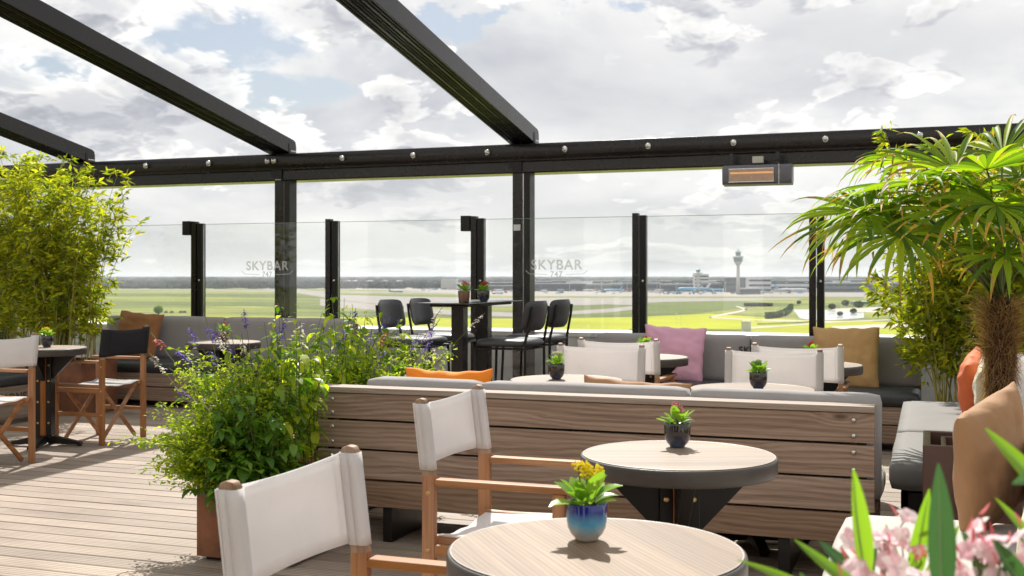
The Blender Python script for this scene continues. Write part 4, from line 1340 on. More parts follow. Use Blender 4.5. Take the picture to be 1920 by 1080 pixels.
# ------------------------------------------------------------------ palm
def make_palm():
    rd = random.Random(12)
    base = Vector((.335, 6.27, 0)); KS = .742
    YS = 6.27 / 8.45
    t = thing('fan_palm', 'fan palm with a hairy brown trunk and drooping yellow tipped fronds at the right', 'palm', tuple(base))
    m = MB(); m.tube([(0, 0, .40), (.0, 0, .6), (.008, 0, .97), (.0, 0, 1.19)], [.052, .056, .066, .045], 14)
    tr = m.build('trunk', M['bark'], t, smooth=True)
    fb = MB()
    for k in range(4600):
        z = rd.uniform(.42, 1.15); a = rd.uniform(0, 2 * PI)
        r = .053 + .022 * max(0, min(1, (z - .55) / .4)) * rd.uniform(.6, 1.1)
        p = Vector((math.cos(a) * r, math.sin(a) * r, z))
        up = rd.random() < (.35 + .5 * (z > 1.0))
        tang = Vector((-math.sin(a), math.cos(a), 0)) * rd.gauss(0, .7)
        d = (Vector((math.cos(a), math.sin(a), 0)) * rd.uniform(.0, .45) + Vector((0, 0, 1 if up else -1)) * rd.uniform(.4, 1.2) + tang).normalized()
        L = rd.uniform(.04, .13); w = rd.uniform(.0009, .002)
        pts = [p]
        for i in range(3):
            d = (d + Vector((rd.gauss(0, .25), rd.gauss(0, .25), -.22))).normalized(); pts.append(pts[-1] + d * L / 3)
        sd = d.cross(Vector((rd.gauss(0, 1), rd.gauss(0, 1), rd.gauss(0, 1)))).normalized() * w
        vs = [];
        for i, q in enumerate(pts): vs += [q - sd * (1 - i / 3.2), q + sd * (1 - i / 3.2)]
        fb.add(vs, [(0, 1, 3, 2), (2, 3, 5, 4), (4, 5, 7, 6)])
    for k in range(700):
        a = rd.uniform(0, 2 * PI); z = rd.uniform(.90, 1.18)
        p = Vector((math.cos(a) * .07, math.sin(a) * .07, z))
        d = Vector((math.cos(a), math.sin(a), rd.uniform(.1, 1.6))).normalized()
        L = rd.uniform(.06, .16); w = rd.uniform(.0009, .0018); q = [p]
        for i in range(3):
            d = (d + Vector((rd.gauss(0, .15), rd.gauss(0, .15), -.16))).normalized(); q.append(q[-1] + d * L / 3)
        sd = d.cross(Vector((rd.gauss(0, 1), rd.gauss(0, 1), rd.gauss(0, 1)))).normalized() * w
        vs = []
        for i, e in enumerate(q): vs += [e - sd * (1 - i / 3.2), e + sd * (1 - i / 3.2)]
        fb.add(vs, [(0, 1, 3, 2), (2, 3, 5, 4), (4, 5, 7, 6)])
    fb.build('fibre', M['fibre'], tr, fix=False)
    crown = Vector((0, 0, 1.17))
    pbx = MB()
    for (a_, c_, d_, e_) in ((-.17, .30, -.22, -.205), (-.17, .30, .205, .22), (-.17, -.155, -.204, .204), (.285, .30, -.204, .204)): pbx.bx(a_, c_, d_, e_, .005, .50)
    pbx.build('planter', M['brown_box'], t)
    MB().bx(-.155, .285, -.204, .204, .02, .45).build('soil', M['soil'], t)
    # (pixel x, pixel y, depth, face tilt) of each fan's hub
    fans = [(1720, 345, 7.5, .56), (1665, 392, 7.7, .60), (1790, 318, 7.9, .55), (1850, 318, 7.4, .5), (1915, 330, 7.9, .55),
            (1690, 440, 7.3, .50), (1800, 395, 7.3, .5), (1868, 385, 7.2, .5), (1935, 400, 7.6, .5),
             (1950, 345, 7.5, .5), (1990, 430, 7.6, .5),
            (1885, 478, 7.1, .50), (1625, 400, 7.6, .58), (1655, 430, 8.1, .52), (1830, 355, 7.6, .55), (1905, 440, 7.3, .5), (1700, 300, 8.3, .5), (1880, 290, 8.1, .55), (1960, 270, 7.6, .5), (1840, 440, 8.1, .5), (1640, 372, 8.0, .55), (1750, 430, 7.9, .5), (1990, 330, 8.0, .5)]
    for k, (px, py, d, bl) in enumerate(fans):
        d *= KS; bl *= KS
        hub = P(px, py, d) - base
        pt = [crown + Vector((rd.gauss(0, .015), rd.gauss(0, .015), 0))]
        out = hub - crown
        for i in range(1, 7):
            u = i / 6
            q = crown.lerp(hub, u) + Vector((0, 0, .16 * out.length * math.sin(u * PI * .9)))
            if i == 6: q = hub
            pt.append(q)
        fr = bpy.data.objects.new('frond', None); COL.objects.link(fr); fr.parent = t
        MB().tube(pt, [.008, .007, .006, .0055, .005, .0045, .004], 5).build('petiole', M['stem'], fr, smooth=True)
        dirv = (pt[-1] - pt[-2]).normalized()
        dirv = (dirv + Vector((0, 0, rd.uniform(-.45, -.05)))).normalized()
        side = dirv.cross(Vector((rd.gauss(0, .35), rd.gauss(0, .35), 1))).normalized()
        nrm = side.cross(dirv)
        m = MB(); nseg = rd.randint(22, 26)
        spread = R(rd.uniform(125, 150))
        g = rd.uniform(.10, .28) * (1.35 if px < 1715 else 1)
        for q in range(nseg):
            ph = -spread + 2 * spread * q / (nseg - 1)
            dd = (dirv * math.cos(ph) + side * math.sin(ph) + nrm * (.10 + rd.gauss(0, .04))).normalized()
            L = bl * (1 - .30 * (abs(ph) / spread) ** 2) * rd.uniform(.82, 1.12) * 1.15
            w0 = .033
            ns = 9; pos = hub.copy(); vs = []; fs = []
            across = dd.cross(nrm).normalized()
            tipn = rd.random() < .7
            gg = g * rd.uniform(.5, 1.8)
            brk = rd.choice((5, 6, 7, 20))
            for i in range(ns + 1):
                u = i / ns
                w = w0 * (min(1, u / .45 + .12)) * (1 if u < .45 else (1 - (u - .45) / .55) ** .8 + .04)
                vs += [pos - across * w * .5 + nrm * w * .30, pos, pos + across * w * .5 + nrm * w * .30]
                dd = (dd + Vector((0, 0, -gg * (u ** 1.6) * (2.2 if i >= brk else 1)))).normalized()
                pos = pos + dd * L / ns
            for i in range(ns):
                a = i * 3
                m.add([], [])
                fs += [(a, a + 1, a + 4, a + 3), (a + 1, a + 2, a + 5, a + 4)]
            o = len(m.v); m.v += [tuple(v) for v in vs]
            for i, f in enumerate(fs):
                m.f.append(tuple(j + o for j in f)); m.mi.append(1 if (tipn and i // 2 >= ns - rd.choice((1, 2, 3))) else 0)
        m.build('blade', [M['palm'], M['palm_tip']], fr, smooth=True, fix=False)
make_palm()

# ------------------------------------------------------------------ oleander in front
def make_oleander():
    rd = random.Random(31)
    b0 = P(1740, 1400, 1.25); base = Vector((b0.x, b0.y, 0))
    t = thing('oleander', 'pink flowering oleander close to the camera at the bottom right', 'oleander', tuple(base))
    MB().lathe([(.12, 0), (.17, .32), (.18, .34), (.155, .34), (.15, .30)], 24).build('pot', M['brown_box'], t, smooth=True)
    st = MB()
    def ploc(px, py, d): return P(px, py, d) - base
    # leaves: base px, tip px, depth, width(m)
    lv = [((1625, 1090), (1578, 868), 1.22, .026), ((1765, 1130), (1762, 868), 1.10, .027), ((1710, 1100), (1742, 905), 1.30, .020),
          ((1660, 1150), (1487, 1015), 1.15, .016), ((1650, 1120), (1532, 1010), 1.2, .018), ((1560, 1130), (1395, 1038), 1.2, .012),
          ((1990, 960), (1852, 800), 1.15, .020), ((1960, 1040), (1862, 935), 1.2, .013), ((1880, 1130), (1812, 1000), 1.2, .022),
          ((1930, 1120), (1860, 1010), 1.1, .022), ((1990, 1100), (1920, 950), 1.1, .022), ((1700, 1160), (1790, 985), 1.3, .02),
          ((1600, 1160), (1650, 1020), 1.3, .018), ((1840, 1160), (1900, 1045), 1.15, .02), ((1560, 1170), (1500, 1075), 1.2, .02),
          ((1980, 870), (1905, 905), 1.1, .02), ((1690, 1120), (1660, 985), 1.3, .015)]
    lm = MB()
    for (a, c, d, w) in lv:
        p, q = ploc(*a, d), ploc(*c, d + rd.uniform(-.05, .05))
        v = q - p
        face = Vector((SY, -CY, .25)) + Vector((rd.gauss(0, .35), rd.gauss(0, .35), rd.gauss(0, .35)))
        bd = rd.uniform(-.25, .25)
        tone = 1 if w > .0245 and a[0] > 1700 else 0 if rd.random() < .6 else 1
        leafblade(lm, p, v, face, v.length, w, bd, .5, 12, tone, 1.0)
        leafblade(lm, p + face.normalized() * .0006, v, face, v.length * .97, w * .09, bd, 0, 12, 2, 1.0)
        leafblade(lm, p - face.normalized() * .0006, v, face, v.length * .97, w * .09, bd, 0, 12, 2, 1.0)
    hubs = [(1650, 1000, 1.25), (1700, 985, 1.3), (1620, 1030, 1.2), (1690, 1060, 1.15), (1640, 1075, 1.2), (1835, 990, 1.15), (1860, 1020, 1.1), (1900, 1040, 1.1),
            (1800, 1065, 1.15), (1925, 990, 1.15), (1740, 1075, 1.2), (1880, 1075, 1.1), (1600, 1080, 1.25)]
    for (px, py, d) in hubs:
        c = ploc(px, py + 24, d); pm = MB()
        for k in range(5):
            o = c + Vector((rd.gauss(0, .011), rd.gauss(0, .011), rd.gauss(0, .009)))
            ax = Vector((rd.gauss(0, .6) + SY * .6, rd.gauss(0, .6) - CY * .6, rd.uniform(.2, 1.2))).normalized()
            s1 = ax.orthogonal().normalized(); s2 = ax.cross(s1); ph = rd.uniform(0, 6)
            for q in range(5):
                a = ph + q * 2 * PI / 5
                dd = (s1 * math.cos(a) + s2 * math.sin(a)) + ax * .45
                leafblade(pm, o, dd, ax, rd.uniform(.012, .018), rd.uniform(.011, .015), .7, .1, 5, 0, 1.3)
            st.tube([o, o - ax * .02, c - Vector((0, 0, .06))], .0012, 4, False)
        for k in range(3):
            o = c + Vector((rd.gauss(0, .02), rd.gauss(0, .02), rd.uniform(-.01, .03)))
            leafblade(pm, o, (rd.gauss(0, .4), rd.gauss(0, .4), 1), (1, 0, 0), .018, .006, .1, .8, 4, 1)
        pm.build('blossom_cluster', [M['petal'], M['bud']], t, smooth=True, fix=False)
        st.tube([c - Vector((0, 0, .055)), c - Vector((rd.uniform(-.02, .02), 0, .25)), (c.x * .6, c.y * .6, .7), (rd.uniform(-.06, .06), rd.uniform(-.06, .06), .30)], .0035, 5, False)
    for (a, c, d, w) in lv:
        p = ploc(*a, d)
        st.tube([p, p - Vector((0, 0, .15)), (p.x * .5, p.y * .5, .55), (rd.uniform(-.06, .06), rd.uniform(-.06, .06), .30)], .003, 5, False)
    st.build('stems', M['stem'], t, fix=False)
    lm.build('leaves', [M['oleander_lime'], M['oleander'], M['vein']], t, smooth=True, fix=False)
make_oleander()

# ------------------------------------------------------------------ the airport plain
GZ = -43.0
def GP(px, py, dz=0.0): return G(px, py, GZ + dz)
structure(MB().add([(-30000, -4000, GZ), (30000, -4000, GZ), (30000, 40000, GZ), (-30000, 40000, GZ)], [(0, 1, 2, 3)]).build('ground', grass_mat()))
M['tarmac'] = plain('runway_tarmac', (.21, .185, .17), .8, .3, 0, .12, .01, world_c=True)
M['concrete'] = plain('apron_concrete', (.24, .215, .195), .8, .3, 0, .12, .01, world_c=True)
M['dirt'] = plain('pale_track', (.48, .43, .36), .9, .2, 0, .12, .05, world_c=True)
M['canal'] = plain('pale_water', (.55, .56, .56), .15, .6, 0, .06, .02, world_c=True)
M['darkgrass'] = plain('dark_field', (.115, .145, .04), .95, .1, 0, .25, .01, world_c=True)
M['limegrass'] = plain('lime_field', (.34, .36, .025), .95, .1, 0, .2, .008, world_c=True)
def sheet(name, pts, mat, dz):
    vs = [GP(x, y, dz) for x, y in pts]
    m = MB(); m.add(vs, [tuple(range(len(vs)))])
    # level them at exactly dz
    return structure(m.build(name, mat))
def strip(name, pts, mat, dz):
    """pts (px, y_top, y_bottom)"""
    vs = []; fs = []
    for x, a, b_ in pts: vs += [GP(x, a, dz), GP(x, b_, dz)]
    for i in range(len(pts) - 1): fs.append((2 * i, 2 * i + 2, 2 * i + 3, 2 * i + 1))
    return structure(MB().add(vs, fs).build(name, mat, fix=False))
strip('field', [(-600, 596, 760), (300, 592, 760), (800, 596, 760), (1000, 598, 760), (1200, 594, 760), (1330, 588, 760), (1500, 600, 700), (1750, 605, 690)], M['limegrass'], .10)
strip('field_band', [(-300, 548, 556), (300, 550, 556), (640, 552, 560), (860, 554, 560)], M['darkgrass'], .12)
strip('field_band', [(-300, 566, 574), (300, 565, 573), (480, 566, 574), (620, 572, 582)], M['darkgrass'], .12)
strip('field_band', [(1000, 566, 592), (1160, 563, 594), (1300, 562, 588), (1420, 566, 575), (1500, 570, 574)], M['darkgrass'], .12)
strip('apron', [(560, 533, 541), (760, 534, 545), (900, 538, 555), (1200, 540, 556), (1450, 541, 556), (1700, 542, 557), (2300, 543, 557)], M['concrete'], .14)
strip('taxiway', [(380, 531, 534), (480, 536, 541), (560, 542, 550), (640, 553, 563), (760, 556, 575), (900, 558, 575), (1100, 559, 572), (1250, 559, 566), (1500, 559.5, 562)], M['tarmac'], .16)
strip('taxiway', [(600, 560, 573), (720, 572, 583), (860, 582, 591), (960, 586, 594), (1060, 584, 590), (1150, 578, 585), (1200, 572, 579), (1185, 568, 572), (1080, 566, 569)], M['tarmac'], .20)
strip('runway', [(-300, 539, 541), (200, 541, 543), (420, 543, 545.5), (620, 546, 548), (860, 549, 551)], M['tarmac'], .18)
strip('track', [(1560, 602, 605), (1480, 600.5, 602.5), (1400, 598, 600), (1330, 594, 596), (1345, 590, 593), (1385, 583, 586), (1400, 578, 582), (1380, 573.5, 575)], M['dirt'], .20)
strip('track', [(1400, 613, 617), (1460, 611, 613), (1560, 603, 605), (1680, 598, 600), (1760, 590, 592)], M['dirt'], .26)
strip('track', [(1560, 612, 626), (1640, 608, 616), (1760, 606, 610), (1900, 604, 606)], M['dirt'], .30)
strip('track', [(1560, 579, 582), (1640, 576, 586), (1700, 572, 574), (1800, 570, 571)], M['dirt'], .24)
strip('reeds', [(1180, 617, 622), (1290, 616.5, 622), (1340, 617, 621), (1392, 617.5, 620)], M['darkgrass'], .3)
strip('field_band', [(1420, 606, 609), (1500, 603, 606), (1560, 599, 601)], M['darkgrass'], .22)
strip('field_band', [(1540, 572, 578), (1620, 570, 574), (1720, 574, 580), (1800, 576, 580)], M['darkgrass'], .32)
strip('canal', [(1488, 580, 582), (1500, 580, 597), (1530, 580, 601), (1570, 582, 600), (1620, 586, 596)], M['canal'], .28)

def sz(px, d): return px * d / FPX
def far_box(name, x0, x1, yt, yb, label, cat, mat, depth=30, windows=None, group=None, roof=None):
    d = (CH - GZ) * FPX / (yb - HZ)
    c = P((x0 + x1) / 2, yb, d); w = sz(x1 - x0, d); h = sz(yb - yt, d)
    t = thing(name, label, cat, (c.x, c.y, GZ), YAW, group)
    MB().bx(-w / 2, w / 2, 0, depth, 0, h).build('wall', mat, t)
    MB().bx(-w / 2 - .5, w / 2 + .5, -.5, depth + .5, h, h + max(.8, h * .06)).build('roof', roof or M['f_white'], t)
    if windows:
        nrow = windows
        for k in range(nrow):
            z0 = h * (k + .35) / nrow
            MB().bx(-w / 2 + 1, w / 2 - 1, -.3, 0, z0, z0 + h / nrow * .42).build('window', M['f_glass'], t)
    return t, w, h
M['f_white'] = plain('far_white', (.62, .63, .64), .6, .3, 0, .1, .1)
M['f_grey'] = plain('far_grey', (.14, .17, .20), .6, .3, 0, .2, .1)
M['f_dark'] = plain('far_dark', (.045, .06, .085), .5, .4, 0, .2, .1)
M['f_glass'] = plain('far_glass', (.03, .045, .07), .25, .6, 0, .2, .1)
M['f_blue'] = plain('far_blue', (.14, .42, .66), .4, .4, 0, .1, .1)
M['f_red'] = plain('far_red', (.45, .08, .06), .5, .4, 0, .2, .1)
M['f_concrete'] = plain('tower_concrete', (.50, .50, .48), .7, .3, 0, .08, .05)
M['f_green'] = plain('tower_glass', (.10, .24, .22), .3, .5, 0, .15, .05)
blds = [(1362, 1405, 520.5, 548, 'dark blue grey office block under the control tower', M['f_dark'], 3), (1404, 1446, 522, 549, 'pale white terminal block right of the control tower', M['f_white'], 3),
        (1318, 1352, 531, 547, 'dark glass hall with a white roof left of the control tower', M['f_grey'], 1), (1303, 1329, 515.5, 546, 'white stepped office with ribbon windows under the old tower', M['f_white'], 5),
        (1386, 1426, 541, 552, 'low pale pier with a dark glass front right of the tower', M['f_grey'], 1), (1440, 1530, 534, 548, 'long white terminal pier beside the right post', M['f_white'], 1),
        (1160, 1240, 531, 545, 'long grey hall with a white roof behind the post left of the pink pillow', M['f_grey'], 1), (1000, 1100, 532, 546, 'long dark terminal pier with a white roof under the logo', M['f_dark'], 1),
        (1100, 1168, 533, 546, 'grey terminal pier right of the logo', M['f_grey'], 1), (915, 962, 530, 544, 'dark blue hangar between the bar table pots and the column', M['f_dark'], 0),
        (1000, 1036, 528, 544, 'tall dark hangar directly under the logo', M['f_dark'], 0), (1545, 1700, 531, 548, 'blue grey terminal block behind the palm fronds', M['f_grey'], 2),
        (1700, 1960, 528, 548, 'wide terminal block behind the palm crown', M['f_grey'], 2), (596, 628, 528, 538, 'cream warehouse beside the storage tanks', M['f_white'], 0),
        (230, 300, 526, 531, 'low white warehouse beside the bamboo', M['f_white'], 0), (430, 520, 527, 531, 'low pale warehouse on the horizon, left', M['f_white'], 0),
        (1240, 1300, 533, 547, 'grey hall behind the blue airliner', M['f_grey'], 1),
        (880, 1000, 536, 545, 'low dark pier right of the bar table pots', M['f_dark'], 0), (1036, 1090, 526, 539, 'blue grey warehouse above the long dark pier', M['f_grey'], 0),
        (1110, 1150, 527, 538, 'dark warehouse left of the post by the pink pillow', M['f_dark'], 0), (1215, 1262, 527, 539, 'grey warehouse right of the post by the pink pillow', M['f_grey'], 1),
        (1440, 1478, 526, 538, 'blue grey hangar behind the white terminal pier', M['f_grey'], 0), (1478, 1525, 524, 537, 'pale hangar behind the white terminal pier', M['f_white'], 1),
        (770, 800, 531, 537, 'small grey shed right of the storage tanks', M['f_grey'], 0), (640, 700, 526, 533, 'dark low roof line behind the storage tanks', M['f_dark'], 0),
        (1340, 1366, 526, 540, 'slim grey block left of the dark office block', M['f_grey'], 2), (800, 880, 530, 540, 'grey cargo shed left of the bar table pots', M['f_grey'], 0)]
for (x0, x1, yt, yb, lab, mt, w) in blds:
    far_box('terminal_building', x0, x1, yt, yb, lab, 'building', mt, 40, w, 'airport buildings')
rdb = random.Random(91)
for k in range(46):
    x0 = rdb.uniform(790, 1900); w_ = rdb.uniform(8, 42); yt = rdb.uniform(524, 533); yb = rdb.uniform(537, 545)
    zone = 'left of the bar table pots' if x0 < 860 else 'around the bar table pots' if x0 < 975 else 'under the right logo' if x0 < 1110 else 'by the pink pillow post' if x0 < 1230 else 'left of the old tower' if x0 < 1300 else 'between the towers' if x0 < 1380 else 'right of the tall tower' if x0 < 1530 else 'behind the palm fronds'
    ki = rdb.randrange(4)
    far_box('airport_building', x0, x0 + w_, yt, yb, ('small ' if w_ < 22 else 'long ') + ('blue grey', 'dark', 'white', 'grey')[ki] + ' airport block on the skyline ' + zone, 'building', (M['f_grey'], M['f_dark'], M['f_white'], M['f_concrete'])[ki], 25, rdb.choice((0, 0, 1, 2)), 'small blocks on the airport skyline')
# storage tanks
for k, (px, r) in enumerate(((641, 8), (653, 8), (668, 9.5), (694, 9), (722, 9), (748, 9))):
    yb = 537; d = (CH - GZ) * FPX / (yb - HZ); c = P(px, yb, d); rr = sz(r, d); h = sz(9.5, d)
    t = thing('storage_tank', f'white fuel storage tank on the left horizon, tank {("leftmost", "second from left", "third from left", "fourth from left", "second from right", "rightmost")[k]}', 'tank', (c.x, c.y, GZ), 0, 'white fuel tanks')
    MB().lathe([(rr, 0), (rr, h)], 24).build('shell', M['f_white'], t, smooth=False)
    MB().lathe([(rr * 1.02, h), (rr * .6, h + rr * .14), (.5, h + rr * .22)], 24).build('roof', M['f_concrete'], t, smooth=True)
# control tower
d = (CH - GZ) * FPX / (552 - HZ); c = P(1384, 552, d)
t = thing('control_tower', 'tall white airport control tower with a green glass cab', 'tower', (c.x, c.y, GZ))
def zt(py): return CH - (py - HZ) * d / FPX - GZ
k = d / FPX
MB().lathe([(3.7 * k, 0), (3.0 * k, zt(497))], 20).build('shaft', M['f_concrete'], t, smooth=True)
MB().lathe([(4 * k, zt(497)), (6.5 * k, zt(493)), (8.0 * k, zt(490.5))], 20).build('collar', M['f_concrete'], t, smooth=True)
MB().lathe([(7.9 * k, zt(490.5)), (9.0 * k, zt(483))], 20).build('lower_cab', M['f_green'], t, smooth=True)
MB().lathe([(9.6 * k, zt(483)), (10 * k, zt(481)), (9.4 * k, zt(480)), (5 * k, zt(479.4))], 20).build('gallery', M['f_white'], t, smooth=True)
MB().lathe([(4.4 * k, zt(479.4)), (5.2 * k, zt(473.5))], 20).build('upper_cab', M['f_green'], t, smooth=True)
MB().lathe([(5.8 * k, zt(473.5)), (5.8 * k, zt(472)), (3 * k, zt(471)), (2.4 * k, zt(469)), (.6 * k, zt(468)), (.3 * k, zt(465))], 20).build('roof', M['f_white'], t, smooth=True)
d = (CH - GZ) * FPX / (549 - HZ); c = P(1309, 549, d); k = d / FPX
t = thing('control_tower', 'old squat control tower with a round cab above the white stepped office', 'tower', (c.x, c.y, GZ))
MB().lathe([(3 * k, 0), (3 * k, zt(514))], 16).build('shaft', M['f_concrete'], t)
MB().lathe([(6 * k, zt(514)), (9 * k, zt(512.5)), (9 * k, zt(511.5)), (5 * k, zt(510.5))], 16).build('gallery', M['f_white'], t)
MB().lathe([(3 * k, zt(510.5)), (4.2 * k, zt(507)), (4.4 * k, zt(506)), (2 * k, zt(504.5))], 16).build('cab', M['f_green'], t)

# airliners
def airliner(px, py, L, head, label, body, tail, sc=1.0):
    d = (CH - GZ) * FPX / (py - HZ); c = P(px, py, d)
    t = thing('airliner', label, 'airliner', (c.x, c.y, GZ), YAW + head, 'parked airliners')
    r = L * .05; z = r * 2.1
    prof = [(0.01, 0), (r * .45, L * .02), (r * .8, L * .06), (r, L * .12), (r, L * .68), (r * .75, L * .82), (r * .35, L * .94), (.05, L)]
    m = MB().lathe(prof, 16); o = m.build('fuselage', body, t, smooth=True, loc=(-L / 2, 0, z)); o.rotation_euler = (0, R(90), 0)
    MB().prism([(L * .36, z), (L * .40, z), (L * .49, z + L * .17), (L * .43, z + L * .17), (L * .32, z + r * .8)], .9, 'y', (0, -.45, 0)).build('tail_fin', tail, t)
    for s in (-1, 1):
        MB().add([(-L * .12, s * r * .6, z - r * .4), (L * .06, s * r * .6, z - r * .4), (L * .20, s * L * .46, z + r * .3), (L * .15, s * L * .46, z + r * .3),
                  (-L * .12, s * r * .6, z - r * .15), (L * .06, s * r * .6, z - r * .15), (L * .20, s * L * .46, z + r * .4), (L * .15, s * L * .46, z + r * .4)],
                 [(0, 1, 2, 3), (4, 5, 6, 7), (0, 1, 5, 4), (1, 2, 6, 5), (2, 3, 7, 6), (3, 0, 4, 7)]).build('wing', M['f_white'], t)
        MB().add([(L * .38, s * r * .3, z + r * .4), (L * .46, s * r * .3, z + r * .4), (L * .49, s * L * .16, z + r * .6), (L * .46, s * L * .16, z + r * .6),
                  (L * .38, s * r * .3, z + r * .6), (L * .46, s * r * .3, z + r * .6), (L * .49, s * L * .16, z + r * .7), (L * .46, s * L * .16, z + r * .7)],
                 [(0, 1, 2, 3), (4, 5, 6, 7), (0, 1, 5, 4), (1, 2, 6, 5), (2, 3, 7, 6), (3, 0, 4, 7)]).build('tailplane', M['f_white'], t)
        o = MB().lathe([(r * .42, 0), (r * .5, L * .03), (r * .3, L * .08)], 10).build('engine', M['f_white'], t, loc=(-L * .07, s * L * .17, z - r * .75)); o.rotation_euler = (0, R(90), 0)
        MB().bx(-.4, .4, -.4, .4, 0, z).build('landing_gear', M['f_dark'], t, loc=(L * .03, s * r * 1.1, 0))
    MB().bx(-.4, .4, -.4, .4, 0, z).build('landing_gear', M['f_dark'], t, loc=(-L * .38, 0, 0))
air = [(1302, 549, 92, R(8), 'large light blue airliner parked left of the control tower', M['f_blue'], M['f_white']),
       (1150, 548, 58, R(20), 'light blue airliner between the logo and the post by the pink pillow', M['f_blue'], M['f_blue']),
       (1482, 550, 84, R(170), 'pale blue white airliner beside the right glass post', M['f_white'], M['f_blue']),
       (1335, 548, 60, R(175), 'airliner with a white tail right of the large light blue airliner', M['f_blue'], M['f_white']),
       (1020, 547, 36, R(60), 'small white airliner under the logo beside the column', M['f_white'], M['f_grey']),
       (1055, 546, 40, R(30), 'small white airliner with blue tail under the logo number', M['f_white'], M['f_blue']),
       (1105, 547, 42, R(-30), 'small white airliner with red tail right of the logo', M['f_white'], M['f_red']),
       (1240, 547, 44, R(15), 'white airliner with red tail right of the post by the pink pillow', M['f_white'], M['f_red']),
       (742, 549.5, 40, R(172), 'lone small airliner taxiing below the storage tanks', M['f_grey'], M['f_grey']),
       (935, 546, 38, R(40), 'small white airliner between the bar table pots and the column', M['f_white'], M['f_grey']),
       (1420, 551, 48, R(30), 'small white airliner in front of the terminal right of the tower', M['f_white'], M['f_blue'])]
for a in air: airliner(*a)
# ground vehicles: tiny, individual
rd = random.Random(77)
vm = [M['f_white'], M['f_white'], M['f_grey'], M['f_dark'], M['f_red'], M['f_blue'], M['f_white']]
proto = {}
for k in range(150):
    px = rd.choice([rd.uniform(890, 1240), rd.uniform(1220, 1530), rd.uniform(1220, 1530), rd.uniform(780, 1000)])
    py = rd.uniform(546, 552) if px > 890 else rd.uniform(540, 546)
    c = GP(px, py, .15); key = rd.randrange(len(vm))
    if key not in proto:
        m = MB(); m.prism([(-4.5, .8), (4.5, .8), (4.5, 3.6), (1.6, 3.6), (1.3, 3.0), (-3.6, 3.0), (-4.5, 2.0)], 2.6, 'y', (0, -1.3, 0))
        for xx in (-2.8, 2.8): m.tube([(xx, -1.4, .6), (xx, 1.4, .6)], .6, 8)
        o = m.build('service_vehicle', vm[key]); proto[key] = o
    else:
        o = proto[key].copy(); COL.objects.link(o)
    o.location = c; o.rotation_euler = (0, 0, rd.uniform(0, 6))
    sc_ = rd.uniform(.8, 1.5); o.scale = (sc_, sc_, sc_)
    zone = 'left of the bar table pots' if px < 860 else 'around the bar table pots' if px < 960 else 'below the right glass logo' if px < 1110 else 'left of the post by the pink pillow' if px < 1190 else 'right of the post by the pink pillow' if px < 1270 else 'below the light blue airliner' if px < 1345 else 'below the control tower' if px < 1420 else 'left of the rightmost post'
    cn = ['white', 'white', 'grey', 'dark', 'red', 'blue', 'white'][key]
    tag(o, f'tiny {cn} service vehicle on the far apron {zone}', 'vehicle', 'service vehicles on the far apron')
# light masts
for k, px in enumerate((905, 968, 1068, 1128, 1176, 1232, 1268, 1360, 1430, 1475, 1512)):
    c = GP(px, 549); m = MB(); h = 26
    m.tube([(0, 0, 0), (0, 0, h)], [.7, .4], 6); m.bx(-3, 3, -.5, .5, h, h + 1)
    tag(m.build('light_mast', M['f_white'], loc=c), 'thin white floodlight mast on the far apron, ' + ('left of the bar table pots', 'left of the right logo', 'under the right logo', 'right of the logo', 'left of the post by the pink pillow', 'right of the pink pillow post', 'left of the old tower', 'between both towers', 'right of the tall tower', 'far right of the tall tower', 'beside the rightmost post')[k], 'mast', 'floodlight masts on the far apron')

# far tree belt (a wood that reads as one mass)
def far_wood():
    rd = random.Random(5); m = MB()
    M['far_wood'] = leaf_mat('far_wood', [(.014, .024, .025), (.022, .036, .034), (.034, .050, .042)], .02, .95, .05)
    for k in range(9500):
        far_ = k >= 6400
        D_ = rd.uniform(6600, 19000) if far_ else rd.uniform(3900, 6600); xc = rd.uniform(-.60, .62) * D_
        if rd.random() < .0: continue
        X = xc * CY - D_ * SY; Y = xc * SY + D_ * CY
        hh = 19 + 9 * (mnoise.noise(Vector((xc * .003, D_ * .002, 0))) + .4) + rd.uniform(-3, 3)
        r = rd.uniform(40, 90) if far_ else rd.uniform(10, 22)
        if far_: hh += 8
        # lumpy crown: a low-poly irregular cluster
        c = Vector((X, Y, GZ)); n = 7; vs = []
        vs.append(c + Vector((rd.uniform(-3, 3), rd.uniform(-3, 3), hh)))
        for lv, (rr, zz) in enumerate(((.62, .86), (1.0, .5), (.8, .0))):
            for q in range(n):
                a = 2 * PI * q / n + lv
                vs.append(c + Vector((math.cos(a) * r * rr * rd.uniform(.75, 1.2), math.sin(a) * r * rr * rd.uniform(.75, 1.2), hh * zz + (rd.uniform(-1.5, 1.5) if zz else 0))))
        fs = [(0, 1 + q, 1 + (q + 1) % n) for q in range(n)]
        for lv in range(2):
            for q in range(n):
                a = 1 + lv * n + q; b_ = 1 + lv * n + (q + 1) % n
                fs.append((a, a + n, b_ + n, b_))
        m.add(vs, fs)
    o = m.build('distant_wood', M['far_wood'], fix=False)
    tag(o, kind='stuff')
far_wood()

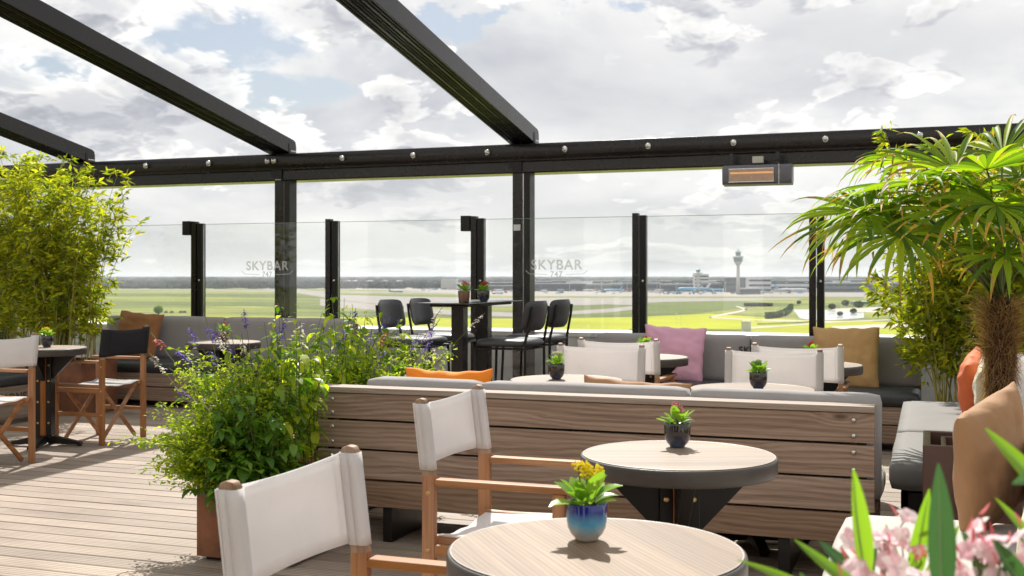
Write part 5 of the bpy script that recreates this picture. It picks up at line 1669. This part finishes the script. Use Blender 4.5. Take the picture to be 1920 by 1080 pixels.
# hedges and single trees on the plain
def leafy(name, label, cat, loc, rx, ry, rz_, n, lsz, mat, seed, trunk=True, cz=None, box=False, rz=0):
    rd = random.Random(seed)
    t = thing(name, label, cat, loc, rz)
    m = MB()
    for k in range(n):
        if box:
            p = Vector((rd.uniform(-rx, rx), rd.uniform(-ry, ry), rd.uniform(0, rz_)))
        else:
            v = Vector((rd.gauss(0, 1), rd.gauss(0, 1), rd.gauss(0, 1))).normalized() * rd.uniform(.55, 1.0)
            v *= 1 + .25 * mnoise.noise(v * 3 + Vector((seed, 0, 0)))
            p = Vector((v.x * rx, v.y * ry, cz + v.z * rz_))
        a = Vector((rd.gauss(0, 1), rd.gauss(0, 1), rd.gauss(0, 1))).normalized(); b_ = a.orthogonal().normalized(); c = a.cross(b_)
        m.add([p + b_ * lsz, p + c * lsz, p - b_ * lsz, p - c * lsz], [(0, 1, 2, 3)])
    m.build('crown', mat, t, fix=False)
    if trunk: MB().tube([(0, 0, 0), (0, 0, cz)], [rx * .10, rx * .05], 7).build('trunk', M['bark'], t)
    return t
c = GP(297, 590); leafy('tree', 'small round tree alone on the field left of the first glass post', 'tree', c, 5.2, 5.2, 4.6, 1600, .55, M['bush_dark'], 3, True, 5.6)
c = GP(300, 602); leafy('bush', 'low pale bush on the field below the small round tree', 'bush', c, 3.2, 3.2, 2.0, 400, .4, M['bush_light'], 4, True, 2.0)
M['hedge'] = leaf_mat('hedge_leaf', [(.03, .06, .025), (.05, .09, .03), (.07, .11, .035)], .2, .8, .2)
c = GP(1422, 574.5); leafy('hedge', 'straight clipped dark hedge on the plain right of the pale track', 'hedge', c, 20, 4, 4.5, 2600, .9, M['hedge'], 6, False, 0, True, YAW)
pts = [(1438, 598), (1455, 596), (1470, 592), (1480, 585), (1484, 578)]
t = thing('hedge', 'curved clipped hedge bending round the lawn beside the canal', 'hedge', GP(1438, 598))
b0 = GP(1438, 598); m = MB(); rd = random.Random(8)
for k in range(4200):
    u = rd.uniform(0, 3.999); i = int(u); f = u - i
    p = GP(*pts[i]).lerp(GP(*pts[i + 1]), f) - b0 + Vector((rd.uniform(-2.5, 2.5), rd.uniform(-3, 3), rd.uniform(0, 6.5)))
    a = Vector((rd.gauss(0, 1), rd.gauss(0, 1), rd.gauss(0, 1))).normalized(); b_ = a.orthogonal().normalized(); cc = a.cross(b_)
    m.add([p + b_ * .8, p + cc * .8, p - b_ * .8, p - cc * .8], [(0, 1, 2, 3)])
m.build('foliage', M['hedge'], t, fix=False)
for k, (px, py, r) in enumerate(((1560, 580, 5), (1585, 574, 6), (1610, 578, 7), (1635, 571, 7), (1660, 577, 6), (1575, 592, 3), (1600, 588, 4), (1498, 570, 3.5))):
    c = GP(px, py); leafy('tree', ['bushy tree just right of the rightmost post, nearest of the thicket', 'second tree of the thicket right of the post', 'widest tree of the thicket right of the post', 'tree at the back of the thicket right of the post', 'tree at the right end of the thicket by the palm', 'small bush below the thicket', 'medium bush below the thicket', 'lone dark bush left of the rightmost post'][k], 'tree', c, r, r, r * .7, 500, .8, M['hedge'], 20 + k, True, r * .8)
far_box('utility_hut', 1393, 1408, 604, 621, 'small ribbed grey hut on the lime field above the SKY print', 'hut', M['f_white'], 6, 0)
for k, (px, py) in enumerate(((311, 587), (322, 587), (339, 587), (346, 587))):
    c = GP(px, py)
    tag(MB().bx(-2.3, 2.3, -1, 1, .3, 1.9).bx(-1.2, 1.4, -.9, .9, 1.9, 2.6).build('parked_van', M['f_grey'], loc=c), 'tiny grey van on the field right of the small round tree, ' + ('nearest to the tree', 'second from the tree', 'third from the tree', 'farthest from the tree')[k], 'van', 'vans by the small round tree')
far_box('farm_building', 1600, 1630, 566, 571, 'low teal roofed shed right of the rightmost post', 'shed', M['f_green'], 15, 0)
# airfield lamp posts near
for k, px in enumerate((1268, 1277, 1334, 1470)):
    c = GP(px, (606, 612, 583, 603)[k]); m = MB(); m.tube([(0, 0, 0), (0, 0, 9)], .12, 5); m.bx(-.8, .8, -.2, .2, 9, 9.3)
    tag(m.build('field_mast', M['f_white'], loc=c), 'thin pale lamp mast on the lime field, ' + ('left of the pale track', 'nearest behind the pink pillow', 'inside the bend of the pale track', 'beside the curved hedge')[k], 'mast', 'lamp masts on the lime field')

# ------------------------------------------------------------------ haze
m = bpy.data.materials.new('haze'); m.use_nodes = True
T = NT(m.node_tree); T.n.clear()
out = T.add('ShaderNodeOutputMaterial'); pv = T.add('ShaderNodeVolumePrincipled')
pv.inputs['Color'].default_value = (.86, .90, .95, 1); pv.inputs['Density'].default_value = .00005; pv.inputs['Anisotropy'].default_value = .3
T.l.new(pv.outputs[0], out.inputs['Volume'])
hz = MB().bx(-31000, 31000, -4500, 41000, GZ - 1.0, 75).build('haze', m)
tag(hz, kind='stuff')
